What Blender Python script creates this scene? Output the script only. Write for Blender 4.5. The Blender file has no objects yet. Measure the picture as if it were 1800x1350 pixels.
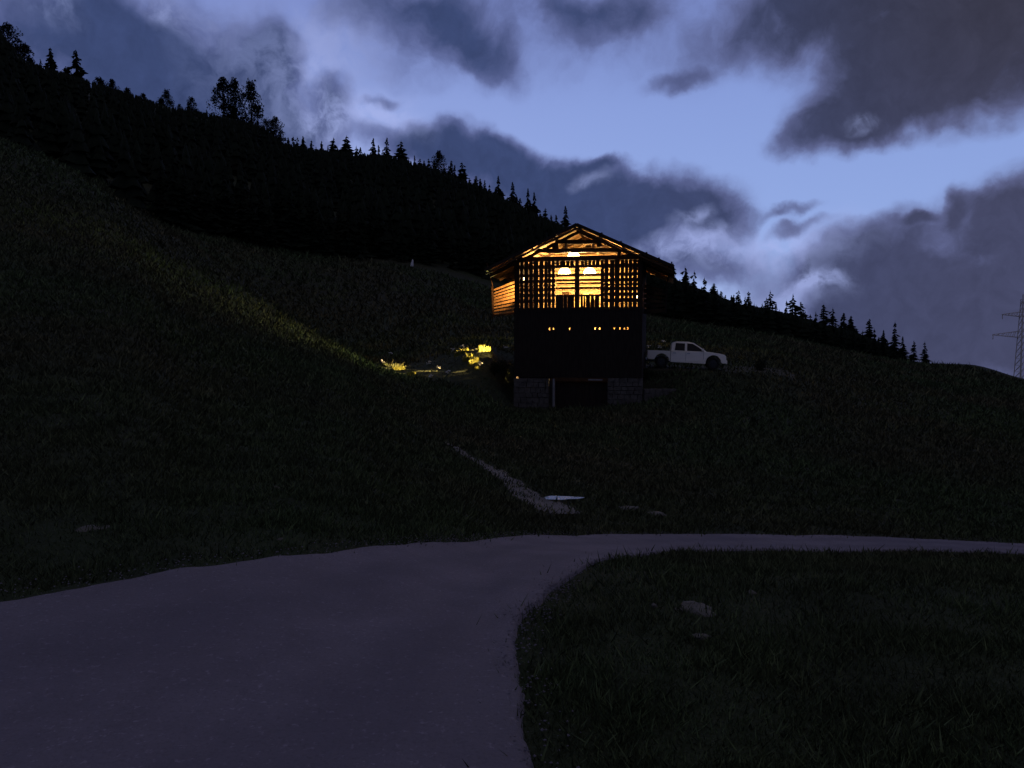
import bpy, bmesh, math, random
import numpy as np
from mathutils import Vector, Matrix

random.seed(7)
rng = np.random.default_rng(7)
SC = bpy.context.scene
COL = SC.collection
R = math.radians

# ------------------------------------------------------------------ camera
FOC, CAMZ, EYE = 1360.0, 1.6, 610.0          # focal length and horizon row in pixels of the 1800 px photograph
PITCH = math.atan((675.0 - EYE) / FOC)
cam_data = bpy.data.cameras.new("camera")
cam = bpy.data.objects.new("camera", cam_data)
COL.objects.link(cam)
cam.location = (0, 0, CAMZ)
cam.rotation_euler = (math.pi / 2 - PITCH, 0, 0)
cam_data.sensor_width = 36.0
cam_data.lens = 36.0 * FOC / 1800.0
cam_data.clip_start = 0.1
cam_data.clip_end = 6000.0
SC.camera = cam
SC.render.resolution_x, SC.render.resolution_y = 1024, 768

SC.view_settings.view_transform = 'Standard'
SC.view_settings.look = 'None'
SC.view_settings.exposure = 0.0
SC.view_settings.gamma = 1.0
SC.view_settings.use_curve_mapping = False
SC.render.engine = 'CYCLES'
SC.cycles.use_denoising = True
SC.cycles.max_bounces = 6
SC.cycles.diffuse_bounces = 3
SC.cycles.glossy_bounces = 3
SC.cycles.sample_clamp_indirect = 2.0
SC.cycles.caustics_reflective = False
SC.cycles.caustics_refractive = False

CP, SP = math.cos(PITCH), math.sin(PITCH)


def ray(px, row):
    a, b = (px - 900.0) / FOC, (675.0 - row) / FOC
    return np.array([a, CP + b * SP, -SP + b * CP])


def P(px, row, Y):
    d = ray(px, row)
    return np.array([0, 0, CAMZ]) + d * (Y / d[1])


# ------------------------------------------------------------------ world: dusk sky with broken cloud
SUN_EL, SUN_AZ = R(5.0), R(-18.0)
world = bpy.data.worlds.new("World")
SC.world = world
world.use_nodes = True


class NT:
    def __init__(self, tree):
        self.t = tree

    def n(self, typ, **kw):
        nd = self.t.nodes.new(typ)
        for k, v in kw.items():
            setattr(nd, k, v)
        return nd

    def l(self, a, b):
        self.t.links.new(a, b)

    def put(self, sock, v):
        if isinstance(v, bpy.types.NodeSocket):
            self.l(v, sock)
        else:
            sock.default_value = v

    def math(self, op, a, b=None, c=None, clamp=False):
        m = self.n('ShaderNodeMath', operation=op)
        m.use_clamp = clamp
        self.put(m.inputs[0], a)
        if b is not None:
            self.put(m.inputs[1], b)
        if c is not None:
            self.put(m.inputs[2], c)
        return m.outputs[0]

    def vmath(self, op, a, b=None):
        m = self.n('ShaderNodeVectorMath', operation=op)
        self.put(m.inputs[0], a)
        if b is not None:
            self.put(m.inputs[1], b)
        return m.outputs['Value'] if op in ('LENGTH', 'DOT_PRODUCT', 'DISTANCE') else m.outputs['Vector']

    def smooth(self, v, a, b, lo=0.0, hi=1.0):
        m = self.n('ShaderNodeMapRange', interpolation_type='SMOOTHSTEP')
        self.put(m.inputs['Value'], v)
        m.inputs['From Min'].default_value = a
        m.inputs['From Max'].default_value = b
        m.inputs['To Min'].default_value = lo
        m.inputs['To Max'].default_value = hi
        return m.outputs['Result']

    def noise(self, vec, scale, detail=4.0, rough=0.55, color=False, dist=0.0):
        m = self.n('ShaderNodeTexNoise')
        if vec is not None:
            self.l(vec, m.inputs['Vector'])
        m.inputs['Scale'].default_value = scale
        m.inputs['Detail'].default_value = detail
        m.inputs['Roughness'].default_value = rough
        m.inputs['Distortion'].default_value = dist
        return m.outputs['Color'] if color else m.outputs['Fac']

    def mix(self, f, a, b):
        m = self.n('ShaderNodeMix', data_type='RGBA')
        self.put(m.inputs[0], f)
        self.put(m.inputs[6], a)
        self.put(m.inputs[7], b)
        return m.outputs[2]


def rgb(r, g, b):
    return (r, g, b, 1.0)


def build_sky():
    g = NT(world.node_tree)
    bg = world.node_tree.nodes['Background']
    d = g.n('ShaderNodeTexCoord').outputs['Generated']
    xyz = g.n('ShaderNodeSeparateXYZ')
    g.l(d, xyz.inputs[0])
    az = g.math('ARCTAN2', xyz.outputs[0], xyz.outputs[1])
    el = g.math('ARCSINE', xyz.outputs[2])
    # wind-torn cloud edges: the directions are warped by noise before the cloud banks are laid out
    n1 = g.vmath('SUBTRACT', g.noise(d, 9.0, 3.0, 0.5, True), (0.5, 0.5, 0.5))
    n2 = g.vmath('SUBTRACT', g.noise(d, 26.0, 4.0, 0.55, True), (0.5, 0.5, 0.5))
    cmb = g.n('ShaderNodeCombineXYZ')
    g.l(az, cmb.inputs[0])
    g.l(el, cmb.inputs[1])

    def scaled(v, s):
        m = g.n('ShaderNodeVectorMath', operation='SCALE')
        g.l(v, m.inputs[0])
        m.inputs['Scale'].default_value = s
        return m.outputs[0]
    warp = g.vmath('ADD', g.vmath('ADD', cmb.outputs[0], scaled(n1, WARP1)), scaled(n2, WARP2))

    def blobs(lst, edge0=0.0, edge1=1.72):
        acc = None
        for (px, row, rx, ry, rot, amp) in lst:
            v = ray(px, row)
            v = v / np.linalg.norm(v)
            a0, e0 = math.atan2(v[0], v[1]), math.asin(v[2])
            mp = g.n('ShaderNodeMapping', vector_type='TEXTURE')
            g.l(warp, mp.inputs['Vector'])
            k = 1.0 / (1.0 + ((px - 900) / FOC) ** 2)
            mp.inputs['Location'].default_value = (a0, e0, 0)
            mp.inputs['Rotation'].default_value = (0, 0, R(rot))
            mp.inputs['Scale'].default_value = (rx / FOC * k, ry / FOC * math.sqrt(k), 1)
            flat = g.vmath('MULTIPLY', mp.outputs[0], (1, 1, 0))
            s = g.smooth(g.vmath('LENGTH', flat), edge0, edge1, amp, 0.0)
            acc = s if acc is None else g.math('ADD', acc, s)
        return acc
    dark = blobs(DARK)
    bright = blobs(BRIGHT)
    # the cloud cover goes on, broken, round the rest of the sky
    ctr = ray(900, 400)
    ctr = ctr / np.linalg.norm(ctr)
    off = g.math('ARCCOSINE', g.vmath('DOT_PRODUCT', d, tuple(ctr)))
    beyond = g.smooth(off, 0.56, 0.85)
    cover = g.smooth(g.noise(d, 2.6, 5.0, 0.55), 0.34, 0.58, 0.25, 1.1)
    dark = g.math('ADD', dark, g.math('MULTIPLY', cover, beyond))
    tex = g.noise(warp, 14.0, 6.0, 0.6)
    tex2 = g.noise(warp, 40.0, 5.0, 0.6)
    dens = g.math('MULTIPLY', dark, g.math('MULTIPLY_ADD', tex, 1.9, 0.12))
    dens = g.math('MULTIPLY_ADD', g.math('SUBTRACT', tex2, 0.5), 0.16, dens)
    dens = g.math('MULTIPLY', dens, g.smooth(dark, 0.02, 0.2))
    # clear air: the sky texture low over the ridge plus the deep blue of dusk
    sky = g.n('ShaderNodeTexSky', sky_type='NISHITA')
    sky.sun_disc = False
    sky.sun_elevation = SUN_EL
    sky.sun_rotation = SUN_AZ
    sky.altitude = 1500
    sky.ozone_density = 3.0
    sk = g.n('ShaderNodeMix', data_type='RGBA', blend_type='MULTIPLY')
    sk.inputs[0].default_value = 1.0
    g.l(sky.outputs[0], sk.inputs[6])
    sk.inputs[7].default_value = rgb(0.030, 0.022, 0.022)
    ramp = g.n('ShaderNodeValToRGB')
    e = ramp.color_ramp.elements
    e[0].position, e[0].color = 0.0, rgb(0.255, 0.355, 0.69)
    e[1].position, e[1].color = 1.0, rgb(0.075, 0.095, 0.25)
    m = ramp.color_ramp.elements.new(0.28)
    m.color = rgb(0.172, 0.228, 0.545)
    g.l(g.smooth(el, 0.05, 1.2), ramp.inputs[0])
    clear = g.n('ShaderNodeMix', data_type='RGBA', blend_type='ADD')
    clear.inputs[0].default_value = 1.0
    g.l(ramp.outputs[0], clear.inputs[6])
    g.l(sk.outputs[2], clear.inputs[7])
    # thin lit cloud, then the dark bodies
    thin = g.math('MULTIPLY', bright, g.smooth(g.math('MULTIPLY_ADD', tex2, .4, g.math('MULTIPLY', tex, .6)), .36, .60), clamp=True)
    c = g.mix(g.math('MULTIPLY', thin, .8), clear.outputs[2], rgb(0.40, 0.47, 0.83))
    side = g.smooth(az, 0.0, 0.6)
    mid_col = g.mix(side, rgb(0.135, 0.165, 0.37), rgb(0.140, 0.160, 0.33))
    dark_r = g.mix(g.smooth(el, 0.10, 0.38), rgb(0.060, 0.066, 0.132), rgb(0.041, 0.041, 0.068))
    dark_col = g.mix(side, rgb(0.044, 0.066, 0.168), dark_r)
    high = g.smooth(el, 0.42, 0.80)
    mid_col = g.mix(high, mid_col, rgb(0.175, 0.170, 0.235))
    dark_col = g.mix(high, dark_col, rgb(0.122, 0.108, 0.128))
    shade = g.math('MULTIPLY_ADD', tex2, 0.55, 0.72)
    vs = g.n('ShaderNodeMix', data_type='RGBA', blend_type='MULTIPLY')
    vs.inputs[0].default_value = 1.0
    g.l(dark_col, vs.inputs[6])
    g.l(shade, vs.inputs[7])
    dark_col = vs.outputs[2]
    c = g.mix(g.smooth(dens, -0.02, 0.75), c, mid_col)
    c = g.mix(g.smooth(dens, 0.20, 1.25), c, dark_col)
    c = g.mix(g.math('MULTIPLY', thin, .75), c, rgb(0.37, 0.44, 0.80))
    low = g.smooth(el, -0.12, 0.02, 1.0, 0.0)
    c = g.mix(low, c, rgb(0.042, 0.044, 0.085))
    g.l(c, bg.inputs['Color'])
    bg.inputs['Strength'].default_value = 1.0


WARP1, WARP2 = 0.080, 0.030
DARK = [
    (640, 60, 300, 110, 0, .26), (1350, 40, 420, 90, 4, .30),
    (225, 95, 235, 120, -12, 1.15), (370, 185, 160, 75, -10, .75), (80, 60, 90, 60, 0, .45), (470, 150, 40, 110, 0, .35),
    (478, 85, 42, 50, 20, .60), (450, 200, 75, 60, 0, .45), (578, 178, 36, 34, 0, .80), (600, 235, 60, 22, -10, .35),
    (666, 187, 24, 10, -5, .5), (530, 235, 60, 30, -10, .5),
    (800, 40, 105, 60, -25, .52), (850, 85, 70, 34, -45, .42), (670, 8, 110, 45, 0, .5), (740, 95, 70, 60, 0, .22),
    (1040, 35, 85, 55, 15, .55), (950, 10, 80, 30, 0, .4), (1130, 10, 80, 45, 0, .45), (1195, 135, 48, 14, 5, .38),
    (800, 275, 80, 30, -8, .75), (880, 290, 110, 45, -12, .95), (980, 330, 130, 50, -10, .95), (1080, 355, 110, 50, -8, .8),
    (1190, 345, 120, 50, -8, .9), (1262, 375, 60, 44, -20, .8), (1060, 400, 130, 45, -12, .75), (1065, 285, 32, 10, 10, .55),
    (700, 265, 70, 26, -8, .6),
    (1700, 25, 280, 95, 0, 1.25), (1560, 150, 165, 62, 22, .85), (1470, 222, 85, 34, 14, .80), (1740, 165, 130, 48, 8, .75),
    (1390, 25, 150, 55, 10, .65), (1640, 120, 190, 60, 15, .8),
    (1720, 500, 250, 140, 25, 1.2), (1510, 445, 120, 52, 20, .9), (1790, 365, 95, 60, 25, .85), (1640, 590, 230, 75, 0, 1.0),
    (1420, 480, 60, 32, 20, .55), (1672, 350, 20, 34, 0, .45), (1560, 520, 130, 60, 15, .7),
    (1392, 372, 55, 12, 14, .55), (1402, 402, 52, 12, 16, .6), (1598, 378, 36, 9, 10, .6), (1715, 335, 30, 18, 30, .35),
    (1230, 455, 60, 28, -10, .55), (1300, 472, 75, 34, 0, .45), (1180, 440, 50, 22, -10, .35), (1330, 520, 50, 30, 0, .35),
]
BRIGHT = [
    (545, 190, 60, 60, 0, .55), (640, 210, 60, 34, 0, .7), (560, 215, 40, 24, 0, .6), (300, 8, 70, 28, -20, .7), (70, 12, 50, 26, 0, .6),
    (455, 110, 110, 80, 0, .35), (585, 70, 90, 70, 0, .35), (1240, 425, 70, 30, 10, .9), (1180, 420, 46, 18, 0, .7), (1215, 375, 34, 14, 20, .8),
    (1385, 515, 85, 28, 12, .95), (1340, 450, 90, 32, 5, .6), (1440, 430, 90, 40, 15, .35), (700, 235, 60, 20, -10, .4), (1050, 315, 26, 12, 20, .5),
    (1500, 212, 26, 10, 20, .5), (1440, 495, 40, 14, 15, .8),
]
build_sky()

sun_data = bpy.data.lights.new("afterglow_sun", 'SUN')
sun_data.energy = 0.03
sun_data.angle = R(25)
sun_data.color = (1.0, 0.86, 0.74)
sun = bpy.data.objects.new("afterglow_sun", sun_data)
COL.objects.link(sun)
sdir = Vector((math.sin(-SUN_AZ) * math.cos(SUN_EL) * -1, math.cos(SUN_AZ) * math.cos(SUN_EL), math.sin(SUN_EL)))
sun.rotation_euler = sdir.to_track_quat('Z', 'Y').to_euler()
sun.location = (0, 0, 60)


# ------------------------------------------------------------------ materials
MATS = {}


def material(name, c1, c2=None, scale=3.0, rough=0.8, bump=0.0, bscale=20.0, spec=0.3, metal=0.0, stretch=(1, 1, 1),
             emit=None, estr=0.0, coat=0.0, island=0.0, detail=5.0):
    if name in MATS:
        return MATS[name]
    m = bpy.data.materials.new(name)
    m.use_nodes = True
    g = NT(m.node_tree)
    b = m.node_tree.nodes['Principled BSDF']
    b.inputs['Roughness'].default_value = rough
    b.inputs['Specular IOR Level'].default_value = spec
    b.inputs['Metallic'].default_value = metal
    if coat:
        b.inputs['Coat Weight'].default_value = coat
    c2 = c2 or tuple(x * 0.7 for x in c1)
    tc = g.n('ShaderNodeTexCoord')
    mp = g.n('ShaderNodeMapping')
    g.l(tc.outputs['Object'], mp.inputs[0])
    mp.inputs['Scale'].default_value = stretch
    f = g.smooth(g.noise(mp.outputs[0], scale, detail, 0.6), 0.3, 0.7)
    col = g.mix(f, rgb(*c1), rgb(*c2))
    if island:
        geo = g.n('ShaderNodeNewGeometry')
        k = g.math('MULTIPLY_ADD', geo.outputs['Random Per Island'], island, 1.0 - island * 0.5)
        mm = g.n('ShaderNodeMix', data_type='RGBA', blend_type='MULTIPLY')
        mm.inputs[0].default_value = 1.0
        g.l(col, mm.inputs[6])
        g.l(k, mm.inputs[7])
        col = mm.outputs[2]
    g.l(col, b.inputs['Base Color'])
    if bump:
        bp = g.n('ShaderNodeBump')
        bp.inputs['Strength'].default_value = bump
        bp.inputs['Distance'].default_value = 0.05
        g.l(g.noise(mp.outputs[0], bscale, 5.0, 0.65), bp.inputs['Height'])
        g.l(bp.outputs[0], b.inputs['Normal'])
    if emit:
        b.inputs['Emission Color'].default_value = rgb(*emit)
        b.inputs['Emission Strength'].default_value = estr
    MATS[name] = m
    return m


M_OLDWOOD = material("weathered_black_wood", (.030, .022, .017), (.016, .011, .009), 2.0, .85, .5, 30, .15, stretch=(6, 6, .6))
M_SLAT = material("dark_slat_wood", (.050, .028, .016), (.026, .014, .008), 2.0, .85, .4, 30, .15, stretch=(6, 6, .6))
M_BEAM = material("old_beam_wood", (.085, .042, .018), (.045, .022, .010), 2.0, .85, .5, 25, .15)
M_RAIL = material("rail_wood", (.17, .088, .032), (.10, .050, .018), 3.0, .8, .4, 25, .2, stretch=(.6, 5, 5))
M_LARCH = material("pale_larch_boards", (.40, .26, .125), (.27, .165, .075), 2.2, .75, .3, 25, .2, stretch=(.5, 4, 6))
M_ROOFBOARD = material("roof_larch_boards", (.50, .32, .15), (.36, .22, .095), 2.2, .8, .3, 25, .2, stretch=(4, .5, 4))
M_SHINGLE = material("grey_shingles", (.06, .055, .052), (.03, .028, .026), 8, .9, .5, 20, .2)
M_STONE = material("grey_fieldstone", (.120, .106, .090), (.062, .055, .046), 4.0, .9, .7, 14, .25)
M_ROCK = material("pale_rock", (.125, .115, .098), (.06, .056, .048), 3.0, .9, .8, 10, .25)
M_CONCRETE = material("pale_door_post", (.26, .25, .24), (.17, .165, .16), 6, .9, .3, 25, .2)
M_SHADE = material("enamel_shade", (.06, .05, .04), (.04, .035, .03), 5, .4)
M_BULB = material("glowing_lamp_glass", (.9, .8, .6), (.9, .8, .6), 2, .4, emit=(1.0, .72, .30), estr=12.0)
M_CORD = material("black_cord", (.02, .02, .02), (.015, .015, .015), 5, .6)
M_PAINT = material("white_car_paint", (.90, .82, .68), (.85, .77, .63), 1.5, .35, coat=.5, spec=.5)
M_GLASS = material("dark_car_glass", (.006, .006, .007), (.006, .006, .007), 2, .15, spec=.25)
M_TYRE = material("tyre_rubber", (.018, .018, .018), (.013, .013, .013), 12, .85, .3, 30)
M_RIM = material("alloy_rim", (.05, .05, .05), (.035, .035, .035), 6, .5, metal=.3)
M_PLASTIC = material("black_trim", (.025, .025, .026), (.02, .02, .02), 6, .6)
M_CHROME = material("chrome_bumper", (.35, .35, .36), (.28, .28, .29), 6, .3, metal=.8)
M_HEAD = material("headlight_glass", (.38, .39, .40), (.3, .31, .32), 5, .15, spec=.6)
M_TAIL = material("tail_lamp_red", (.22, .012, .010), (.16, .01, .01), 5, .2, spec=.6)
M_BARK = material("conifer_bark", (.030, .022, .016), (.016, .012, .009), 6, .95, .5, 20, .1)
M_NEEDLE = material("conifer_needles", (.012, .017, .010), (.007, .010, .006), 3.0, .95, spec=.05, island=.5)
M_BUSH = material("dark_leaves", (.022, .028, .014), (.012, .016, .008), 3.0, .95, spec=.05, island=.5)
M_STEEL = material("galvanised_steel", (.62, .55, .48), (.54, .48, .42), 6, .7)
M_CLUMP = material("lit_tuft_grass", (.21, .205, .045), (.13, .135, .028), 4.0, .8, spec=.1, island=.4)  # grass copy made brighter and yellower, barn light partly put into its colour
M_PETAL = material("white_petals", (.62, .62, .58), (.5, .5, .46), 4.0, .8, spec=.1, island=.3)
M_STEM = material("flower_stems", (.06, .075, .03), (.04, .05, .02), 4.0, .8, spec=.1)


def ground_material(name, cols, scale1, scale2, bump, bscale, island=False, rough=.95, speck=0.0, tracks=0.0):
    m = bpy.data.materials.new(name)
    m.use_nodes = True
    g = NT(m.node_tree)
    b = m.node_tree.nodes['Principled BSDF']
    b.inputs['Roughness'].default_value = rough
    b.inputs['Specular IOR Level'].default_value = 0.08
    pos = g.n('ShaderNodeNewGeometry')
    big = g.smooth(g.noise(pos.outputs['Position'], scale1, 4, .55), .36, .64)
    med = g.smooth(g.noise(pos.outputs['Position'], scale2, 5, .65), .33, .67)
    c = g.mix(big, rgb(*cols[0]), rgb(*cols[1]))
    c = g.mix(g.math('MULTIPLY', med, .65), c, rgb(*cols[2]))
    if tracks:
        at_ = g.n('ShaderNodeAttribute')
        at_.attribute_name = 'across'
        wob = g.math('MULTIPLY_ADD', g.noise(pos.outputs['Position'], .9, 3, .6), .16, g.math('SUBTRACT', at_.outputs['Fac'], .08))
        t1 = g.smooth(g.math('ABSOLUTE', g.math('SUBTRACT', wob, .30)), .03, .13, 1.0, 0.0)
        t2 = g.smooth(g.math('ABSOLUTE', g.math('SUBTRACT', wob, .68)), .03, .13, 1.0, 0.0)
        tt = g.math('MULTIPLY', g.math('ADD', t1, t2), g.smooth(g.noise(pos.outputs['Position'], .45, 3, .6), .3, .7, .3, 1.0))
        c = g.mix(g.math('MULTIPLY', tt, tracks * 2.0), c, rgb(.14, .128, .160))
        c = g.mix(g.smooth(g.noise(pos.outputs['Position'], .33, 4, .65), .54, .70, 0.0, .55), c, rgb(.145, .134, .172))
    if speck:
        sp = g.smooth(g.noise(pos.outputs['Position'], 55, 3, .7), .30, .52, 1.0 - speck, 1.0)
        sp = g.math('MULTIPLY', sp, g.smooth(g.noise(pos.outputs['Position'], 30, 2, .7), .58, .75, 1.0, 1.45))
        ms = g.n('ShaderNodeMix', data_type='RGBA', blend_type='MULTIPLY')
        ms.inputs[0].default_value = 1.0
        g.l(c, ms.inputs[6])
        g.l(sp, ms.inputs[7])
        c = ms.outputs[2]
    if island:
        k = g.math('MULTIPLY_ADD', pos.outputs['Random Per Island'], 1.5, 0.25)
        mm = g.n('ShaderNodeMix', data_type='RGBA', blend_type='MULTIPLY')
        mm.inputs[0].default_value = 1.0
        g.l(c, mm.inputs[6])
        g.l(k, mm.inputs[7])
        c = mm.outputs[2]
    g.l(c, b.inputs['Base Color'])
    if bump:
        bp = g.n('ShaderNodeBump')
        bp.inputs['Strength'].default_value = bump
        bp.inputs['Distance'].default_value = 0.15
        g.l(g.noise(pos.outputs['Position'], bscale, 6, .7), bp.inputs['Height'])
        g.l(bp.outputs[0], b.inputs['Normal'])
    return m


M_GROUND = ground_material("meadow_ground", [(.034, .045, .020), (.040, .040, .024), (.022, .026, .015)], .06, .8, .8, 3.0)
M_GRASS = ground_material("verge_grass_blades", [(.056, .082, .033), (.074, .066, .036), (.038, .044, .024)], .07, .6, 0, 1, island=True)
M_MEADOW = M_GRASS
M_ROAD = ground_material("gravel_road", [(.252, .224, .262), (.220, .196, .228), (.190, .168, .198)], .5, 1.6, .6, 45, rough=.9, speck=.15, tracks=.22)
M_PATH = ground_material("worn_gravel_path", [(.185, .17, .165), (.14, .13, .125), (.09, .085, .078)], .8, 2.5, .5, 25, rough=.9)


def water_material():
    m = bpy.data.materials.new("puddle_water")
    m.use_nodes = True
    g = NT(m.node_tree)
    b = m.node_tree.nodes['Principled BSDF']
    b.inputs['Base Color'].default_value = rgb(.10, .10, .105)
    b.inputs['Roughness'].default_value = .10
    b.inputs['IOR'].default_value = 1.33
    b.inputs['Specular IOR Level'].default_value = 1.0
    bp = g.n('ShaderNodeBump')
    bp.inputs['Strength'].default_value = .06
    bp.inputs['Distance'].default_value = .02
    tc = g.n('ShaderNodeTexCoord')
    g.l(g.noise(tc.outputs['Object'], 6, 3, .5), bp.inputs['Height'])
    g.l(bp.outputs[0], b.inputs['Normal'])
    return m


M_WATER = water_material()


# ------------------------------------------------------------------ mesh helpers
class MB:
    """Collects boxes, bars, tubes and loose polygons and links them as one mesh object."""

    def __init__(self):
        self.v, self.f = [], []

    def add(self, verts, faces):
        o = len(self.v)
        self.v += [tuple(p) for p in verts]
        self.f += [tuple(i + o for i in f) for f in faces]
        return self

    def box(self, x0, x1, y0, y1, z0, z1, M=None):
        p = [Vector((x, y, z)) for z in (z0, z1) for y in (y0, y1) for x in (x0, x1)]
        if M is not None:
            p = [M @ q for q in p]
        return self.add(p, [(0, 2, 3, 1), (4, 5, 7, 6), (0, 1, 5, 4), (2, 6, 7, 3), (0, 4, 6, 2), (1, 3, 7, 5)])

    def bar(self, a, b, w, h, up=(0, 0, 1)):
        a, b = Vector(a), Vector(b)
        d = (b - a)
        L = d.length
        d.normalize()
        u = Vector(up)
        s = d.cross(u)
        if s.length < 1e-4:
            s = d.cross(Vector((0, 1, 0)))
        s.normalize()
        u = s.cross(d)
        M = Matrix((s, d, u)).transposed().to_4x4()
        M.translation = a
        return self.box(-w / 2, w / 2, 0, L, -h / 2, h / 2, M)

    def prism(self, poly, y0, y1):
        """polygon given in x,z extruded along y"""
        n = len(poly)
        vs = [(x, y0, z) for x, z in poly] + [(x, y1, z) for x, z in poly]
        fs = [tuple(range(n)), tuple(range(2 * n - 1, n - 1, -1))]
        fs += [(i, i + n, (i + 1) % n + n, (i + 1) % n) for i in range(n)]
        return self.add(vs, fs)

    def tube(self, a, b, r0, r1, n=8, cap=True):
        a, b = Vector(a), Vector(b)
        d = (b - a).normalized()
        s = d.orthogonal().normalized()
        t = d.cross(s)
        vs = []
        for c, r in ((a, r0), (b, r1)):
            for i in range(n):
                q = 2 * math.pi * i / n
                vs.append(c + (s * math.cos(q) + t * math.sin(q)) * r)
        fs = [(i, (i + 1) % n, (i + 1) % n + n, i + n) for i in range(n)]
        if cap:
            fs += [tuple(range(n - 1, -1, -1)), tuple(range(n, 2 * n))]
        return self.add(vs, fs)

    def lathe(self, prof, c=(0, 0, 0), n=16):
        vs, fs = [], []
        for r, z in prof:
            for i in range(n):
                q = 2 * math.pi * i / n
                vs.append((c[0] + r * math.cos(q), c[1] + r * math.sin(q), c[2] + z))
        for k in range(len(prof) - 1):
            for i in range(n):
                fs.append((k * n + i, k * n + (i + 1) % n, (k + 1) * n + (i + 1) % n, (k + 1) * n + i))
        return self.add(vs, fs)

    def mesh(self, name, mat, smooth=False):
        me = bpy.data.meshes.new(name)
        me.from_pydata(self.v, [], self.f)
        me.materials.append(mat)
        if smooth:
            me.polygons.foreach_set('use_smooth', [True] * len(me.polygons))
        me.update()
        return me

    def build(self, name, mat, parent=None, smooth=False, bevel=0.0):
        ob = bpy.data.objects.new(name, self.mesh(name, mat, smooth))
        COL.objects.link(ob)
        ob.parent = parent
        if bevel:
            bm = bmesh.new()
            bm.from_mesh(ob.data)
            bmesh.ops.bevel(bm, geom=bm.edges[:], offset=bevel, segments=1, affect='EDGES')
            bm.to_mesh(ob.data)
            bm.free()
        return ob


def link(name, me, parent=None):
    ob = bpy.data.objects.new(name, me)
    COL.objects.link(ob)
    ob.parent = parent
    return ob


def empty(name, loc, rz=0.0):
    ob = bpy.data.objects.new(name, None)
    ob.empty_display_size = .3
    COL.objects.link(ob)
    ob.location = loc
    ob.rotation_euler = (0, 0, rz)
    return ob


def tag(o, label=None, cat=None, group=None, kind=None):
    if label:
        o['label'] = label
    if cat:
        o['category'] = cat
    if group:
        o['group'] = group
    if kind:
        o['kind'] = kind
    return o


def fast_mesh(name, verts, tris, mat):
    me = bpy.data.meshes.new(name)
    nv, nf = len(verts), len(tris)
    k = tris.shape[1]
    me.vertices.add(nv)
    me.vertices.foreach_set('co', np.ascontiguousarray(verts, dtype=np.float32).ravel())
    me.loops.add(nf * k)
    me.loops.foreach_set('vertex_index', np.ascontiguousarray(tris, dtype=np.int32).ravel())
    me.polygons.add(nf)
    me.polygons.foreach_set('loop_start', np.arange(0, nf * k, k, dtype=np.int32))
    me.update(calc_edges=True)
    me.materials.append(mat)
    return me


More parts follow.
